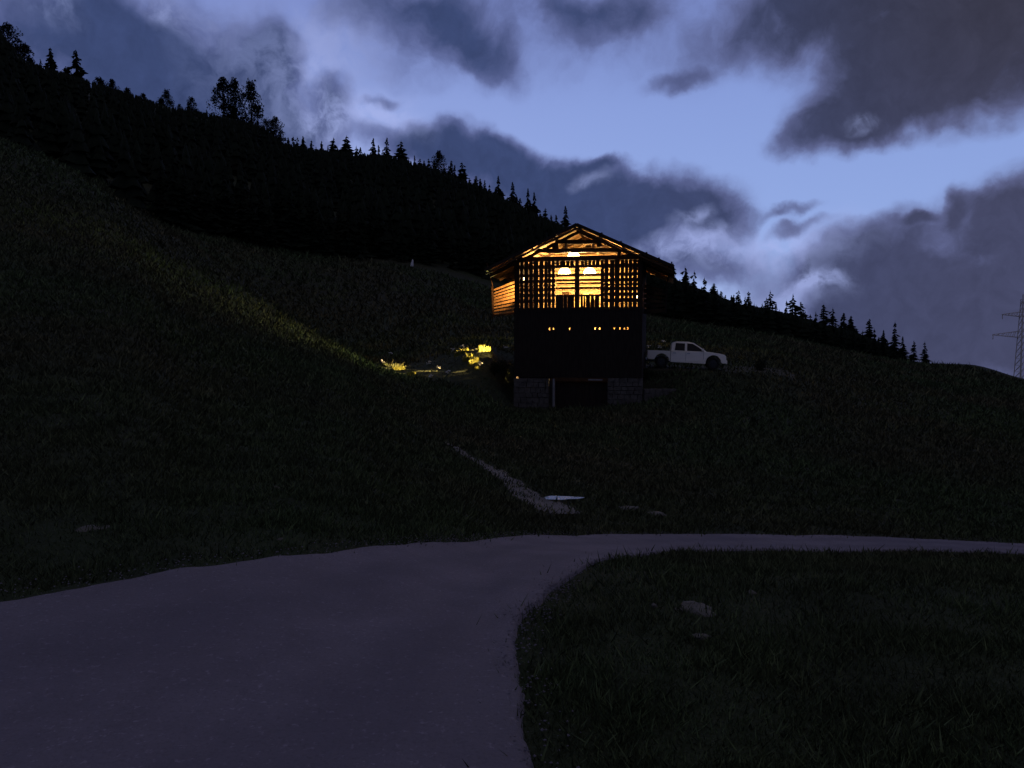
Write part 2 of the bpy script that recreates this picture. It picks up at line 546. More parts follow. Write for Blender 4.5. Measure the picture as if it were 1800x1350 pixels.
# ------------------------------------------------------------------ terrain: height function
# each line: a bearing (pixel column of the photograph) and the ground along it as (distance, row) pairs
COLS = {
    -700: [(3.2, 1290), (8, 890), (20, 560), (40, 300), (70, 60), (95, 110), (420, -220)],
    -300: [(4.2, 1128), (8, 890), (14, 740), (24, 560), (40, 380), (65, 150), (90, 190), (110, 160), (420, -55)],
    0: [(2.9, 1350), (4.95, 1050), (8, 880), (13, 760), (22, 610), (38, 440), (62, 243), (85, 300), (110, 270), (420, 72)],
    150: [(2.9, 1350), (5.2, 1025), (8.5, 880), (14, 755), (24, 630), (40, 480), (60, 308), (85, 350), (110, 320), (420, 158)],
    250: [(2.9, 1350), (5.44, 1008), (9, 875), (15, 760), (26, 640), (42, 505), (58, 376), (80, 410), (108, 385), (415, 180)],
    300: [(2.9, 1350), (5.5, 1002), (9, 870), (15, 765), (27, 655), (42, 540), (57, 406), (80, 430), (110, 400), (410, 190)],
    400: [(2.9, 1350), (5.73, 990), (9.5, 868), (16, 770), (28, 680), (42, 585), (54, 467), (75, 500), (118, 425), (405, 222)],
    500: [(2.9, 1350), (6, 980), (10, 865), (17, 770), (30, 690), (42, 625), (52, 547), (72, 575), (126, 443), (400, 268)],
    600: [(2.9, 1350), (6.6, 968), (11, 858), (18, 770), (30, 710), (40, 668), (48, 612), (62, 618), (132, 455), (390, 296)],
    700: [(2.9, 1350), (7.2, 958), (12, 858), (20, 770), (32, 705), (42, 668), (46, 655), (56, 642), (138, 462), (370, 303)],
    780: [(2.9, 1350), (8, 951), (13, 850), (22, 785), (34, 720), (42, 685), (47, 655), (54, 630), (145, 473), (360, 330)],
    850: [(2.9, 1350), (9, 947), (14, 865), (23, 790), (35, 730), (43, 698), (46.5, 655), (50, 614), (58, 603), (150, 489), (345, 358)],
    905: [(2.9, 1350), (4.4, 1118), (9.8, 943), (15, 872), (24, 795), (36, 745), (44.5, 724), (48, 714), (52, 640), (60, 606), (150, 505), (335, 388)],
    1015: [(2.9, 1350), (6.4, 1016), (11.3, 940), (15.5, 880), (25, 800), (37, 745), (43.5, 724), (48, 714), (52, 645), (60, 610), (148, 528), (310, 436)],
    1130: [(2.9, 1350), (5, 1065), (9, 978), (12.5, 939), (17, 880), (26, 805), (37, 748), (43, 716), (46.5, 700), (48.5, 650), (52, 643), (60, 612), (140, 553), (270, 475)],
    1250: [(2.9, 1350), (5.5, 1042), (8, 1000), (11, 970), (13.6, 940), (18, 875), (27, 800), (38, 725), (44, 690), (47.5, 656), (52, 645), (60, 622), (135, 574), (235, 535)],
    1350: [(2.95, 1350), (5.5, 1045), (8.5, 1000), (12, 970), (14.4, 941), (19, 880), (28, 800), (39, 725), (45, 682), (48, 657), (52, 648), (62, 628), (130, 590), (205, 572)],
    1500: [(3, 1345), (6, 1030), (9, 995), (13.5, 972), (15.4, 943), (20, 885), (30, 800), (42, 735), (55, 690), (70, 663), (126, 622), (185, 618)],
    1620: [(3, 1345), (6, 1040), (9, 1000), (14, 974), (16.2, 947), (21, 885), (32, 800), (45, 740), (60, 700), (80, 672), (125, 643), (165, 638)],
    1700: [(3, 1345), (6, 1050), (9, 1005), (14.6, 974), (16.6, 951), (22, 890), (33, 805), (48, 742), (65, 705), (90, 678), (150, 640)],
    1800: [(3, 1340), (6, 1060), (9, 1010), (15.3, 975), (17, 957), (23, 890), (35, 810), (50, 750), (70, 712), (100, 690), (150, 666)],
    2100: [(3, 1330), (6, 1080), (10, 1010), (16.5, 985), (18.5, 970), (26, 900), (40, 830), (60, 770), (100, 730), (150, 712)],
    2500: [(3, 1320), (6, 1090), (12, 1020), (20, 995), (30, 920), (50, 850), (100, 790), (150, 760)],
}
NU, NL = 481, 420
UG = np.linspace(-1.2, 1.2, NU)
LG = np.linspace(math.log(1.5), math.log(1400.0), NL)


def pchip(x, y, xs):
    x, y = np.asarray(x, float), np.asarray(y, float)
    h = np.diff(x)
    dl = np.diff(y) / h
    m = np.zeros(len(x))
    for i in range(1, len(x) - 1):
        if dl[i - 1] * dl[i] > 0:
            w1, w2 = 2 * h[i] + h[i - 1], h[i] + 2 * h[i - 1]
            m[i] = (w1 + w2) / (w1 / dl[i - 1] + w2 / dl[i])
    m[0], m[-1] = dl[0], dl[-1]
    i = np.clip(np.searchsorted(x, xs) - 1, 0, len(h) - 1)
    t = np.clip((xs - x[i]) / h[i], 0, 1)
    return ((1 + 2 * t) * (1 - t) ** 2 * y[i] + t * (1 - t) ** 2 * h[i] * m[i]
            + t * t * (3 - 2 * t) * y[i + 1] + t * t * (t - 1) * h[i] * m[i + 1])


def make_table():
    us, prof = [], []
    for px in sorted(COLS):
        pts = [(1.5, 0.0)]
        for Y, row in COLS[px]:
            pts.append((Y, P(px, row, Y)[2]))
        Yl, zl = pts[-1]
        z2 = pts[-2][1]
        if px < 1400:
            pts += [(Yl * 1.10, zl + (zl - z2) / (Yl - COLS[px][-2][0]) * Yl * .02), (Yl * 2.0, zl * .8 - 30), (1400, zl * .5 - 60)]
        else:
            pts += [(Yl * 1.3, zl - 7), (Yl * 2.2, zl - 60), (1400, zl - 260)]
        a = np.array(pts)
        YY = np.exp(LG)
        if px <= 600:
            pr_ = COLS[px]
            ic = min(range(1, len(pr_)), key=lambda i: abs(pr_[i][0] - {0: 62, 150: 60, 250: 58, 300: 57, 400: 54, 500: 52, 600: 48}.get(px, 65 if px == -300 else 70)))
            ir = 0 if px < 0 else 1
            (ya, za), (yb, zb_) = a[ir + 1], a[ic + 1]
            for i in range(ir + 1, ic):
                a[i + 1, 1] = za + (zb_ - za) * ((a[i + 1, 0] - ya) / (yb - ya)) ** (1.9 if px >= 400 else 1.6 if px == 300 else 1.35)
        k = len(COLS[px])
        want = P(px, COLS[px][-1][1], 1000.0)[2] - CAMZ
        for it in range(8):                       # settle the ridge on its skyline row
            pr = pchip(a[:, 0], a[:, 1], YY)
            if px >= 1400:
                break
            sel = YY > a[k, 0] * .6
            err = (np.max((pr[sel] - CAMZ) / YY[sel]) * 1000.0 - want) / 1000.0 * a[k, 0]
            a[k:, 1] -= err
        prof.append(pr)
        us.append((px - 900) / FOC)
    us, prof = np.array(us), np.array(prof)
    T = np.empty((NU, NL))
    for j in range(NL):
        T[:, j] = pchip(us, prof[:, j], np.clip(UG, us[0], us[-1]))
    k = np.exp(-np.linspace(-2, 2, 11) ** 2)
    k /= k.sum()
    Tp = np.pad(T, ((5, 5), (0, 0)), mode='edge')
    T = sum(k[i] * Tp[i:i + NU] for i in range(11))
    k3 = np.array([.2, .6, .2])
    Tp = np.pad(T, ((0, 0), (1, 1)), mode='edge')
    return sum(k3[i] * Tp[:, i:i + NL] for i in range(3))


TAB = make_table()


def height(x, y):
    x, y = np.asarray(x, float), np.asarray(y, float)
    Y = np.clip(y, 1.6, 1390)
    u = np.clip(x / Y, -1.199, 1.199)
    fu = (u - UG[0]) / (UG[1] - UG[0])
    fl = (np.log(Y) - LG[0]) / (LG[1] - LG[0])
    i, j = np.clip(fu.astype(int), 0, NU - 2), np.clip(fl.astype(int), 0, NL - 2)
    a, b = fu - i, fl - j
    z = (TAB[i, j] * (1 - a) * (1 - b) + TAB[i + 1, j] * a * (1 - b) + TAB[i, j + 1] * (1 - a) * b + TAB[i + 1, j + 1] * a * b)
    return np.where(y < 1.6, z * np.clip((y + 6) / 7.6, 0, 1), z)


def h1(x, y):
    return float(height(np.array([x]), np.array([y]))[0])


def on_ground(px, row, y0=3.0, y1=700.0):
    """the point where the sight line through a photograph pixel meets the terrain"""
    d = ray(px, row)
    Y = np.exp(np.linspace(math.log(y0), math.log(y1), 4000))
    t = Y / d[1]
    x, z = d[0] * t, CAMZ + d[2] * t
    below = np.nonzero(z <= height(x, Y))[0]
    k = below[0] if len(below) else len(Y) - 1
    return np.array([x[k], Y[k], h1(x[k], Y[k])])


_ph = rng.uniform(0, 6.28, (40, 2))
_dr = rng.uniform(0, 6.28, 40)


def fbm(x, y, wl, octaves=4, seed=0):
    out = np.zeros_like(x)
    amp, w = 1.0, wl
    for o in range(octaves):
        for k in range(4):
            i = (seed * 7 + o * 4 + k) % 40
            c, s = math.cos(_dr[i]), math.sin(_dr[i])
            out += amp * np.sin((x * c + y * s) * 6.283 / w + _ph[i, 0] + 1.3 * np.sin((x * s - y * c) * 6.283 / (w * 1.7) + _ph[i, 1])) / 4
        amp *= .5
        w *= .47
    return out


# ------------------------------------------------------------------ road and other bare ground
RIBS = [((-30, -12.5), (-24, -18)), ((-14, -2.2), (-8, -8.4)), ((-9, 1.0), (-3, -5)), ((-5.5, 3.4), (-.3, -1.0)), ((-3.27, 4.95), (.17, 1.5)), ((-2.1, 5.73), (.12, 2.9)),
        ((-1.06, 7.2), (.04, 4.4)), ((-.60, 8.2), (.19, 5.2)), ((0.0, 9.7), (.33, 5.75)), ((.82, 11.0), (.46, 6.2)), ((2.3, 12.6), (1.06, 8.0)),
        ((4.1, 14.0), (2.83, 11.0)), ((6.8, 15.4), (5.96, 13.5)), ((11.2, 17.0), (10.1, 15.3)), ((22, 19.3), (21, 17.3)), ((60, 25), (60, 22))]


def ribbon(ribs, per=14, across=16, edge=0.12, seed=1, lift=.03):
    A = np.array([r[0] for r in ribs], float)
    B = np.array([r[1] for r in ribs], float)
    k = np.concatenate([[0], np.cumsum(np.linalg.norm(np.diff((A + B) / 2, axis=0), axis=1) + .2)])
    t = np.concatenate([np.linspace(k[i], k[i + 1], per, endpoint=False) for i in range(len(k) - 1)] + [[k[-1]]])

    def spl(V):
        return np.stack([pchip(k, V[:, 0], t), pchip(k, V[:, 1], t)], 1)
    a, b = spl(A), spl(B)
    d = (b - a) / np.maximum(np.linalg.norm(b - a, axis=1, keepdims=True), .01)
    a = a + d * (edge * fbm(a[:, 0], a[:, 1], 1.7, 4, seed))[:, None]
    b = b + d * (edge * fbm(b[:, 0], b[:, 1], 1.3, 4, seed + 2))[:, None]
    s = np.linspace(0, 1, across)
    g = a[:, None, :] * (1 - s[None, :, None]) + b[:, None, :] * s[None, :, None]
    z = height(g[..., 0], g[..., 1]) + lift
    z[:, 0] -= lift + .03
    z[:, -1] -= lift + .03
    V = np.concatenate([g, z[..., None]], 2).reshape(-1, 3)
    n, m = g.shape[:2]
    i = np.arange(n - 1)[:, None] * m + np.arange(m - 1)[None, :]
    F = np.stack([i, i + 1, i + m + 1, i + m], -1).reshape(-1, 4)
    return V, F[:, ::-1], g


CELL = .08
MX0, MY0, MW, MH = -40.0, -20.0, 1500, 1000        # mask raster over x -40..80, y -20..60
MASK = np.zeros((MW, MH))


def mask_add(g, val=1.0):
    pts = g.reshape(-1, 2)
    i = ((pts[:, 0] - MX0) / CELL).astype(int)
    j = ((pts[:, 1] - MY0) / CELL).astype(int)
    ok = (i >= 0) & (i < MW) & (j >= 0) & (j < MH)
    MASK[i[ok], j[ok]] = val


def mask_at(x, y):
    i = np.clip(((x - MX0) / CELL).astype(int), 0, MW - 1)
    j = np.clip(((y - MY0) / CELL).astype(int), 0, MH - 1)
    return MASK[i, j]


road_v, road_f, road_g = ribbon(RIBS, 60, 30, .08, 1, .03)
_, _, dense = ribbon(RIBS, 260, 90, .08, 1, 0)
mask_add(dense)
_rm = fast_mesh('road', road_v, road_f, M_ROAD)
_at = _rm.attributes.new('across', 'FLOAT', 'POINT')
_at.data.foreach_set('value', np.tile(np.linspace(0, 1, 30), len(road_v) // 30).astype(np.float32))
ob = link('road', _rm)
tag(ob, 'pale gravel road curving to the right through dark grass', None, None, 'structure')

# worn path climbing from the road bend towards the barn
pp = [(1000, 905, 36), (965, 888, 46), (930, 872, 34), (905, 852, 24), (875, 830, 17), (840, 812, 11), (800, 788, 8), (780, 776, 4)]
path_ribs = []
for px, row, hw in pp:
    a, b = on_ground(px - hw * .85, row), on_ground(px + hw * .85, row)
    path_ribs.append(((a[0], a[1]), (b[0], b[1])))
pv, pf, pg = ribbon(path_ribs, 30, 8, .16, 3, .015)
mask_add(ribbon(path_ribs, 80, 40, .16, 3, 0)[2], .80)
tag(link('path', fast_mesh('path', pv, pf, M_PATH)), 'worn gravel path climbing from the road bend towards the barn', None, None, 'structure')

# parking track beside the barn on which the pickup stands
tr = [(1120, 641, 655), (1180, 641, 657), (1260, 644, 660), (1340, 646, 661), (1400, 648, 660)]
track_ribs = []
for px, r0, r1 in tr:
    a, b = P(px, r0, 53.0), P(px, r1, 48.2)
    track_ribs.append(((a[0], a[1]), (b[0], b[1])))
tv, tf, tg = ribbon(track_ribs, 10, 8, .15, 5, .03)
mask_add(ribbon(track_ribs, 80, 40, .15, 5, 0)[2], .85)
M_TRACK = ground_material("parking_track", [(.075, .068, .052), (.060, .056, .040), (.05, .05, .03)], .8, 2.5, .5, 15, rough=.95)
tag(link('path', fast_mesh('path', tv, tf, M_TRACK)), 'level earth track beside the barn under the white pickup', None, None, 'structure')


def puddle(px, row, hw, rowh, label, tilt=0.0):
    c = on_ground(px, row)
    wx = hw / FOC * c[1]
    dn, up = on_ground(px, row + rowh), on_ground(px, row - rowh)
    wy = max(.12, (up[1] - dn[1]) / 2)
    n = 28
    vs = [(0, 0, 0)]
    for i in range(n):
        q = 2 * math.pi * i / n
        r = 1 + .16 * math.sin(3 * q + px) + .08 * math.sin(7 * q)
        vs.append((wx * r * math.cos(q), wy * r * math.sin(q), 0))
    zmax = max(h1(c[0] + v[0], c[1] + v[1]) for v in vs)
    mb = MB().add(vs, [(0, i + 1, (i + 1) % n + 1) for i in range(n)])
    o = mb.build('puddle', M_WATER)
    o.location = (c[0], c[1], zmax + .035)
    o.rotation_euler = (tilt, 0, 0)
    tag(o, label, None, None, 'structure')
    mask_add(np.array([[c[0] + v[0] * k, c[1] + v[1] * k] for v in vs for k in (0, .25, .5, .75, 1, 1.1)]), .9)
    return o


puddle(988, 882, 34, 1.7, 'short bright run of water trickling at the foot of the worn path', R(4.2))
puddle(1258, 652, 11, 1.0, 'thin pale puddle on the track below the pickup front wheel')
puddle(1297, 657, 9, 1.0, 'smaller pale puddle on the track ahead of the pickup')


def ground_z(x, y):
    fade = np.clip(1 - mask_at(x, y) * 2, 0, 1) * np.clip(60 - y, 0, 10) / 10
    return height(x, y) + fade * (fbm(x, y, 3.1, 3, 2) * .035 + fbm(x, y, 14, 2, 3) * .06 * np.clip((y - 16) / 6, 0, 1))


# ------------------------------------------------------------------ ground sheet
def ground_sheet():
    ys = np.concatenate([np.linspace(-220, -8, 40, endpoint=False), np.linspace(-8, 2, 40, endpoint=False),
                         np.linspace(2, 20, 170, endpoint=False), np.exp(np.linspace(math.log(20), math.log(1390), 330))])
    ns = 460
    s = np.linspace(-1, 1, ns)
    s = np.sign(s) * np.abs(s) ** 1.15
    w = np.maximum(28.0, 1.25 * ys)
    w = np.where(ys < 0, 28 + np.abs(ys), w)
    X = s[None, :] * w[:, None]
    Yg = np.repeat(ys[:, None], ns, 1)
    Z = ground_z(X, Yg)
    Z = Z + np.where(Yg > 170, fbm(X, Yg, 60, 3, 4) * 1.2 * np.clip((Yg - 170) / 60, 0, 1), 0)
    V = np.stack([X, Yg, Z], -1).reshape(-1, 3)
    n, m = X.shape
    i = np.arange(n - 1)[:, None] * m + np.arange(m - 1)[None, :]
    F = np.stack([i, i + 1, i + m + 1, i + m], -1).reshape(-1, 4)
    me = fast_mesh('ground', V, F, M_GROUND)
    me.polygons.foreach_set('use_smooth', np.ones(len(F), dtype=bool))
    return link('ground', me)


tag(ground_sheet(), 'dark alpine meadow and hillsides rising to the left', None, None, 'structure')

# ------------------------------------------------------------------ barn
TH = R(12.0)
BW = 7.55                      # width of the front block
BA = P(905, 663, 46.8)         # front left corner at the top of the stone base
BZ = P(905, 722, 46.8)[2]
barn = empty('barn', (BA[0], BA[1], BZ), -TH)
tag(barn, 'tall dark timber barn on a stone base lit orange from inside', 'barn')
EX, EY = np.array([math.cos(TH), -math.sin(TH)]), np.array([math.sin(TH), math.cos(TH)])


def L(px, row, yl=0.0):
    """barn-local x,z of the sight line through a pixel in the vertical plane yl metres behind the facade"""
    d = ray(px, row)
    o = np.array([BA[0], BA[1]]) + EY * yl
    n = EY
    t = (o @ n) / (d[:2] @ n)
    p = d * t
    return float((p[:2] - np.array([BA[0], BA[1]])) @ EX), float(p[2] + CAMZ - BZ)


def barn_world(x, y, z):
    q = np.array([BA[0], BA[1]]) + EX * x + EY * y
    return np.array([q[0], q[1], BZ + z])


def barn_local(p):
    q = np.array([p[0] - BA[0], p[1] - BA[1]])
    return float(q @ EX), float(q @ EY), float(p[2] - BZ)


def zr(row, yl=0.0):
    return L(1015, row, yl)[1]


DEPTH = 6.6
Z_STONE, Z_FLOOR, Z_PLATE0, Z_PLATE1 = zr(663), zr(541), zr(458), zr(451)
BACK0, BACK1 = -1.15, 7.4         # roof overhang in front and behind
PK = L(1014, 391.5, BACK0)        # roof peak
SL = .462                         # roof slope
RC = PK[0]
HALF = 5.42


def roof_z(x):
    return PK[1] - SL * abs(x - RC)


def plank(x0, x1, z0, z1, y0=0.0, t=.04, mat=None, name='plank'):
    return MB().box(x0, x1, y0, y0 + t, z0, z1).build(name, mat or M_SLAT, barn)


# corner posts
for x in (0.0, BW - .22):
    MB().box(x, x + .22, .045, .265, Z_STONE, Z_PLATE0 - .003).build('corner_post', M_BEAM, barn)
    MB().box(x, x + .22, DEPTH - .24, DEPTH - .02, Z_STONE, roof_z(x) - .3).build('corner_post', M_BEAM, barn)
# solid lower boarding with a row of small vents
holes = sorted([L(p, 577)[0] for p in (966, 972.5, 1001, 1046, 1054, 1080, 1089.5, 1097.3, 1103.5)])
cuts = [-.04]
x = -.04
while x < BW + .04 - .35:
    x += random.uniform(.24, .33)
    cuts.append(x)
cuts = [c for c in cuts if all(abs(c - h) > .13 for h in holes)] + [h - .033 for h in holes]
cuts = sorted(cuts) + [BW + .04]
v0, v1 = zr(580.0), zr(575.0)
for a, b in zip(cuts[:-1], cuts[1:]):
    hole = any(abs(a - (h - .033)) < 1e-6 for h in holes)
    top = Z_FLOOR - random.uniform(0, .02)
    bot = Z_STONE + .02 - random.uniform(0, .08)
    if hole:
        k = random.uniform(.5, 1.0)
        plank(a, a + .066, bot, v0 + (1 - k) * .05, mat=M_OLDWOOD)
        plank(a, a + .066, v0 + .05 + k * (v1 - v0 - .05), top, mat=M_OLDWOOD)
        if b - a - .066 > .03:
            plank(a + .068, b - .0006, bot, top, mat=M_OLDWOOD, t=.04 + random.uniform(0, .012))
    else:
        plank(a, b - .0006, bot, top, mat=M_OLDWOOD, t=.04 + random.uniform(0, .012))
for za_, zb_ in ((Z_STONE + .103, v0 - .06), (v1 + .06, Z_FLOOR - .165)):
    MB().box(.225, BW - .225, .058, .075, za_, zb_).build('leak_stop_board', M_OLDWOOD, barn)  # added behind the boarding to stop lower-room light leaking through the joints
MB().box(-.05, BW + .05, -.035, -.003, Z_FLOOR - .20, Z_FLOOR + .02).build('floor_beam', M_OLDWOOD, barn)
# upper drying slats left and right of the opening
OPL, OPR = L(976, 500)[0], L(1054.5, 500)[0]
MPL, MPR = L(1010.3, 500)[0], L(1018.2, 500)[0]
slitL = [L(p, 500)[0] for p in (909.5, 914.4, 921, 929.6, 937.4, 947, 955.6, 962.6, 969.6)] + [OPL]
slitR = [OPR] + [L(p, 500)[0] for p in (1062, 1070.6, 1080, 1090, 1097, 1104, 1111.5, 1119.5)]
G2 = .025
zt = Z_PLATE0 - .003


def slats(xs, z0, z1, first=None, last=None, g=G2):
    for a, b in zip(xs[:-1], xs[1:]):
        lo, hi = a + g * random.uniform(.8, 1.25), b - g * random.uniform(.8, 1.25)
        o = plank(lo, hi, z0 - random.uniform(0, .05), z1, t=.035 + random.uniform(0, .01), y0=.002)
        o.rotation_euler = (0, R(random.uniform(-.18, .18)), 0)


slats([-.03] + slitL, Z_FLOOR + .025, zt)
slats(slitR + [BW + .03], Z_FLOOR + .025, zt)
zl0, zl1 = zr(470.5), zr(466.0)                  # lintel of the opening
slats([OPL] + [L(p, 460)[0] for p in (977.6, 983.6, 994, 1001.6, 1009.4)], zl1 + .003, zt)
slats([MPR - .02] + [L(p, 460)[0] for p in (1019.5, 1026.4, 1033.4, 1040, 1047)] + [OPR], zl1 + .003, zt)
MB().box(OPL - .1, OPR + .1, .006, .10, zl0, zl1).build('lintel', M_BEAM, barn)
MB().box(MPL, MPR, -.03, .16, Z_FLOOR + .02, zl0 - .003).build('middle_post', M_BEAM, barn)
MB().box(MPL + .02, MPR - .02, -.03, .004, zl0, zt).build('middle_post', M_BEAM, barn)
zb = zr(519.5)
slats([L(p, 530)[0] for p in (976, 982.5, 990, 996.8, 1003.6, 1009.6)], Z_FLOOR + .025, zb, g=.006)
slats([L(p, 530)[0] for p in (1019.4, 1024.6, 1029, 1037.6, 1045.2)] + [OPR], Z_FLOOR + .025, zb, g=.028)
for a, b in ((OPL - .05, MPL - .003), (MPR + .003, OPR + .05)):
    MB().box(a, b, -.02, .001, zb - .06, zb + .05).build('railing', M_BEAM, barn)
# rails that carry the slats, some way inside
for r0, r1, yy in ((472.0, 465.0, .30), (486.0, 480.5, .35), (495.8, 490.6, .35), (502.6, 499.6, .38), (511.0, 505.4, .35), (520.8, 515.3, .35), (531.5, 525.3, .30)):
    za, zb2 = zr(r0, yy), zr(r1, yy)
    MB().box(.02, OPL - .06, yy, yy + .12, za, zb2).build('rail', M_BEAM, barn)
    MB().box(OPR + .06, BW - .02, yy, yy + .12, za, zb2).build('rail', M_BEAM, barn)
for r0, r1, yy in ((485.6, 481.0, .5), (494.2, 490.4, .55), (499.6, 496.6, .6), (508.2, 504.4, .55)):
    MB().box(OPL - .055, OPR + .055, yy, yy + .11, zr(r0, yy), zr(r1, yy)).build('rail', M_RAIL, barn)

# floor of the hay loft, in boards running front to back
fx = 0.0
while fx < BW - .05:
    w = min(random.uniform(.45, .6), BW - fx)
    MB().box(fx, fx + w - .006, .30, DEPTH - .3, Z_FLOOR - .16, Z_FLOOR - .08).build('floor_board', M_RAIL, barn)
    fx += w
# back wall, horizontal boards
z = Z_STONE
while z < PK[1] - .7:
    hgt = random.uniform(.30, .40)
    if z + hgt < Z_PLATE0 + .3:
        x0, x1 = .02, BW - .02
    else:
        half = (PK[1] - .42 - (z + hgt)) / SL
        x0, x1 = max(.02, RC - half), min(BW - .02, RC + half)
    if x1 - x0 > .3:
        MB().box(x0, x1, DEPTH - .015, DEPTH + .03 + random.uniform(0, .012), z, z + hgt - .035).build('back_board', M_LARCH, barn)
    z += hgt
# right side wall: vertical boards with open joints in the loft, tight below
yy = .27
while yy < DEPTH - .25:
    w = random.uniform(.22, .30)
    MB().box(BW - .02, BW + .02, yy, min(yy + w, DEPTH - .25), Z_FLOOR + .02, Z_PLATE0 - .9).build('side_board', M_SLAT, barn)
    yy += w + random.uniform(.04, .07)
yy = .27
while yy < DEPTH - .25:
    w = random.uniform(.26, .34)
    MB().box(BW - .02, BW + .02, yy, min(yy + w - .004, DEPTH - .25), Z_STONE, Z_FLOOR - .003).build('side_board', M_OLDWOOD, barn)
    yy += w
for xs, y_end in ((BW, DEPTH - .25), (0.0, DEPTH - .25)):
    z = Z_PLATE0 - .895
    while z < roof_z(xs) - .16:
        h_ = min(.30, roof_z(xs) - .145 - z)
        MB().box(xs - .02, xs + .02, .27, y_end, z, z + h_ - .002).build('side_board', M_OLDWOOD, barn)  # closed upper band added to keep loft light off the eaves
        z += h_
# left side wall of the loft: open towards the wing, boarded behind it
WY = 2.1
yy = WY + .12
while yy < DEPTH - .25:
    w = random.uniform(.26, .34)
    MB().box(-.02, .02, yy, min(yy + w - .01, DEPTH - .25), Z_FLOOR + .02, Z_PLATE0 - .9).build('side_board', M_SLAT, barn)
    yy += w
MB().box(-.04, .09, .27, WY + .1, Z_FLOOR + .25, Z_FLOOR + .33).build('rail', M_RAIL, barn)

# gable truss: plate, tie beams, queen posts
MB().box(-.15, BW + .15, -.06, .22, Z_PLATE0, Z_PLATE1 + .03).build('plate_beam', M_BEAM, barn)


def tie(pxa, pxb, ra, rb, yl, name='tie_beam'):
    a, b = L(pxa, (ra + rb) / 2 + .6, yl), L(pxb, (ra + rb) / 2 - .6, yl)
    hgt = zr(ra, yl) - zr(rb, yl)
    MB().bar((a[0], yl + .1, a[1]), (b[0], yl + .1, b[1]), .17, hgt).build(name, M_BEAM, barn)


tie(942, 1088, 436.2, 443.2, 0.0)
tie(976, 1056, 421.2, 427.5, 0.0)
for pa, pb, r0, r1 in ((930.5, 937.5, 436, 451), (1085, 1091.5, 434, 451), (970.5, 981, 424, 436.2), (1049, 1058, 420, 435)):
    xa, xb = L(pa, 440)[0], L(pb, 440)[0]
    MB().box(xa, xb, .025, .165, zr(r1) + .005, min(zr(r0), roof_z((xa + xb) / 2) - .30)).build('queen_post', M_BEAM, barn)

# roof: rafters, purlins, sheathing boards, shingles
for yr, hh in ((BACK0 + .04, .09), (.02, .16), (2.6, .15), (5.2, .15), (7.3, .15)):
    for s in (-1, 1):
        e = (RC + s * HALF, yr, PK[1] - SL * HALF - .27 - hh / 2)
        MB().bar((RC, yr, PK[1] - .27 - hh / 2 - .01 * (s > 0)), e, .16, hh, up=(0, 0, 1)).build('rafter', M_BEAM if yr < 3 else M_LARCH, barn)
    if 0 < yr < 6:
        half = (PK[1] - .55 - (Z_PLATE1 + .35)) / SL
        MB().box(RC - half, RC + half, yr + .1, yr + .24, Z_PLATE1 + .25, Z_PLATE1 + .40).build('tie_beam', M_RAIL, barn)
        MB().box(RC - half * .45, RC + half * .45, yr + .1, yr + .24, PK[1] - 1.05, PK[1] - .93).build('tie_beam', M_RAIL, barn)
        for s in (-1, 1):
            xq = RC + s * half * .42
            MB().box(xq - .07, xq + .07, yr + .11, yr + .23, Z_PLATE1 + .453, PK[1] - 1.053).build('queen_post', M_LARCH, barn)
for s in (-1, 1):
    for q in (.13, 1.3, 2.6, 3.72, 5.2):
        xx, zz = RC + s * q, PK[1] - SL * q - .20
        MB().box(xx - .04, xx + .04, BACK0 + .14, BACK1, zz - .05, zz + .045).build('purlin', M_BEAM, barn)
    nb = 14
    cs = math.cos(math.atan(SL))
    for k in range(nb):
        q0, q1 = HALF * k / nb, HALF * (k + 1) / nb - .008
        pts = [(RC + s * q0, PK[1] - SL * q0 - .13), (RC + s * q1, PK[1] - SL * q1 - .13),
               (RC + s * q1, PK[1] - SL * q1 - .10), (RC + s * q0, PK[1] - SL * q0 - .10)]
        MB().prism(pts, BACK0 + .03, BACK1).build('roof_board', M_ROOFBOARD, barn)
    # three courses-thick shingle cover, each course stepped
    cover = MB()
    nc = 18
    for k in range(nc):
        q0, q1 = (HALF + .08) * k / nc, (HALF + .08) * (k + 1) / nc
        pts = [(RC + s * q0, PK[1] - SL * q0 - .097), (RC + s * q1, PK[1] - SL * q1 - .097),
               (RC + s * q1, PK[1] - SL * q1 + .0), (RC + s * q0, PK[1] - SL * q0 - .045)]
        cover.prism(pts, BACK0 - .03, BACK1 + .05)
    tag(cover.build('shingle_cover', M_SHINGLE, barn), kind='stuff')
    MB().bar((RC, BACK0 - .05, PK[1] - .09 - .012 * (s > 0)), (RC + s * (HALF + .06), BACK0 - .05, PK[1] - .09 - SL * (HALF + .06)), .035, .17).build('verge_board', M_OLDWOOD, barn)
# ragged shingle tips along the right verge
tips = MB()
for q in (1.35, 2.45, 3.9, 4.6):
    tips.box(RC + q, RC + q + .10, BACK0 + .2, BACK0 + .5, PK[1] - SL * q - .02, PK[1] - SL * q + .055)
tag(tips.build('lifted_shingle', M_SHINGLE, barn))

# side wings of the loft: fanned boards facing the front
for s in (-1, 1):
    for k in range(5):
        q0 = BW / 2 + .06 + k * .33
        q1 = q0 + .322
        xm = RC + s * q0
        pts = [(RC + s * q0, PK[1] - SL * q0 - .30), (RC + s * q1, PK[1] - SL * q1 - .30), (RC + s * q1, PK[1] - SL * q1 - .275), (RC + s * q0, PK[1] - SL * q0 - .275)]
        MB().prism(pts, .25, 2.55).build('eave_light_stop', M_OLDWOOD, barn)  # dark boards added to keep lamp light off the eave underside


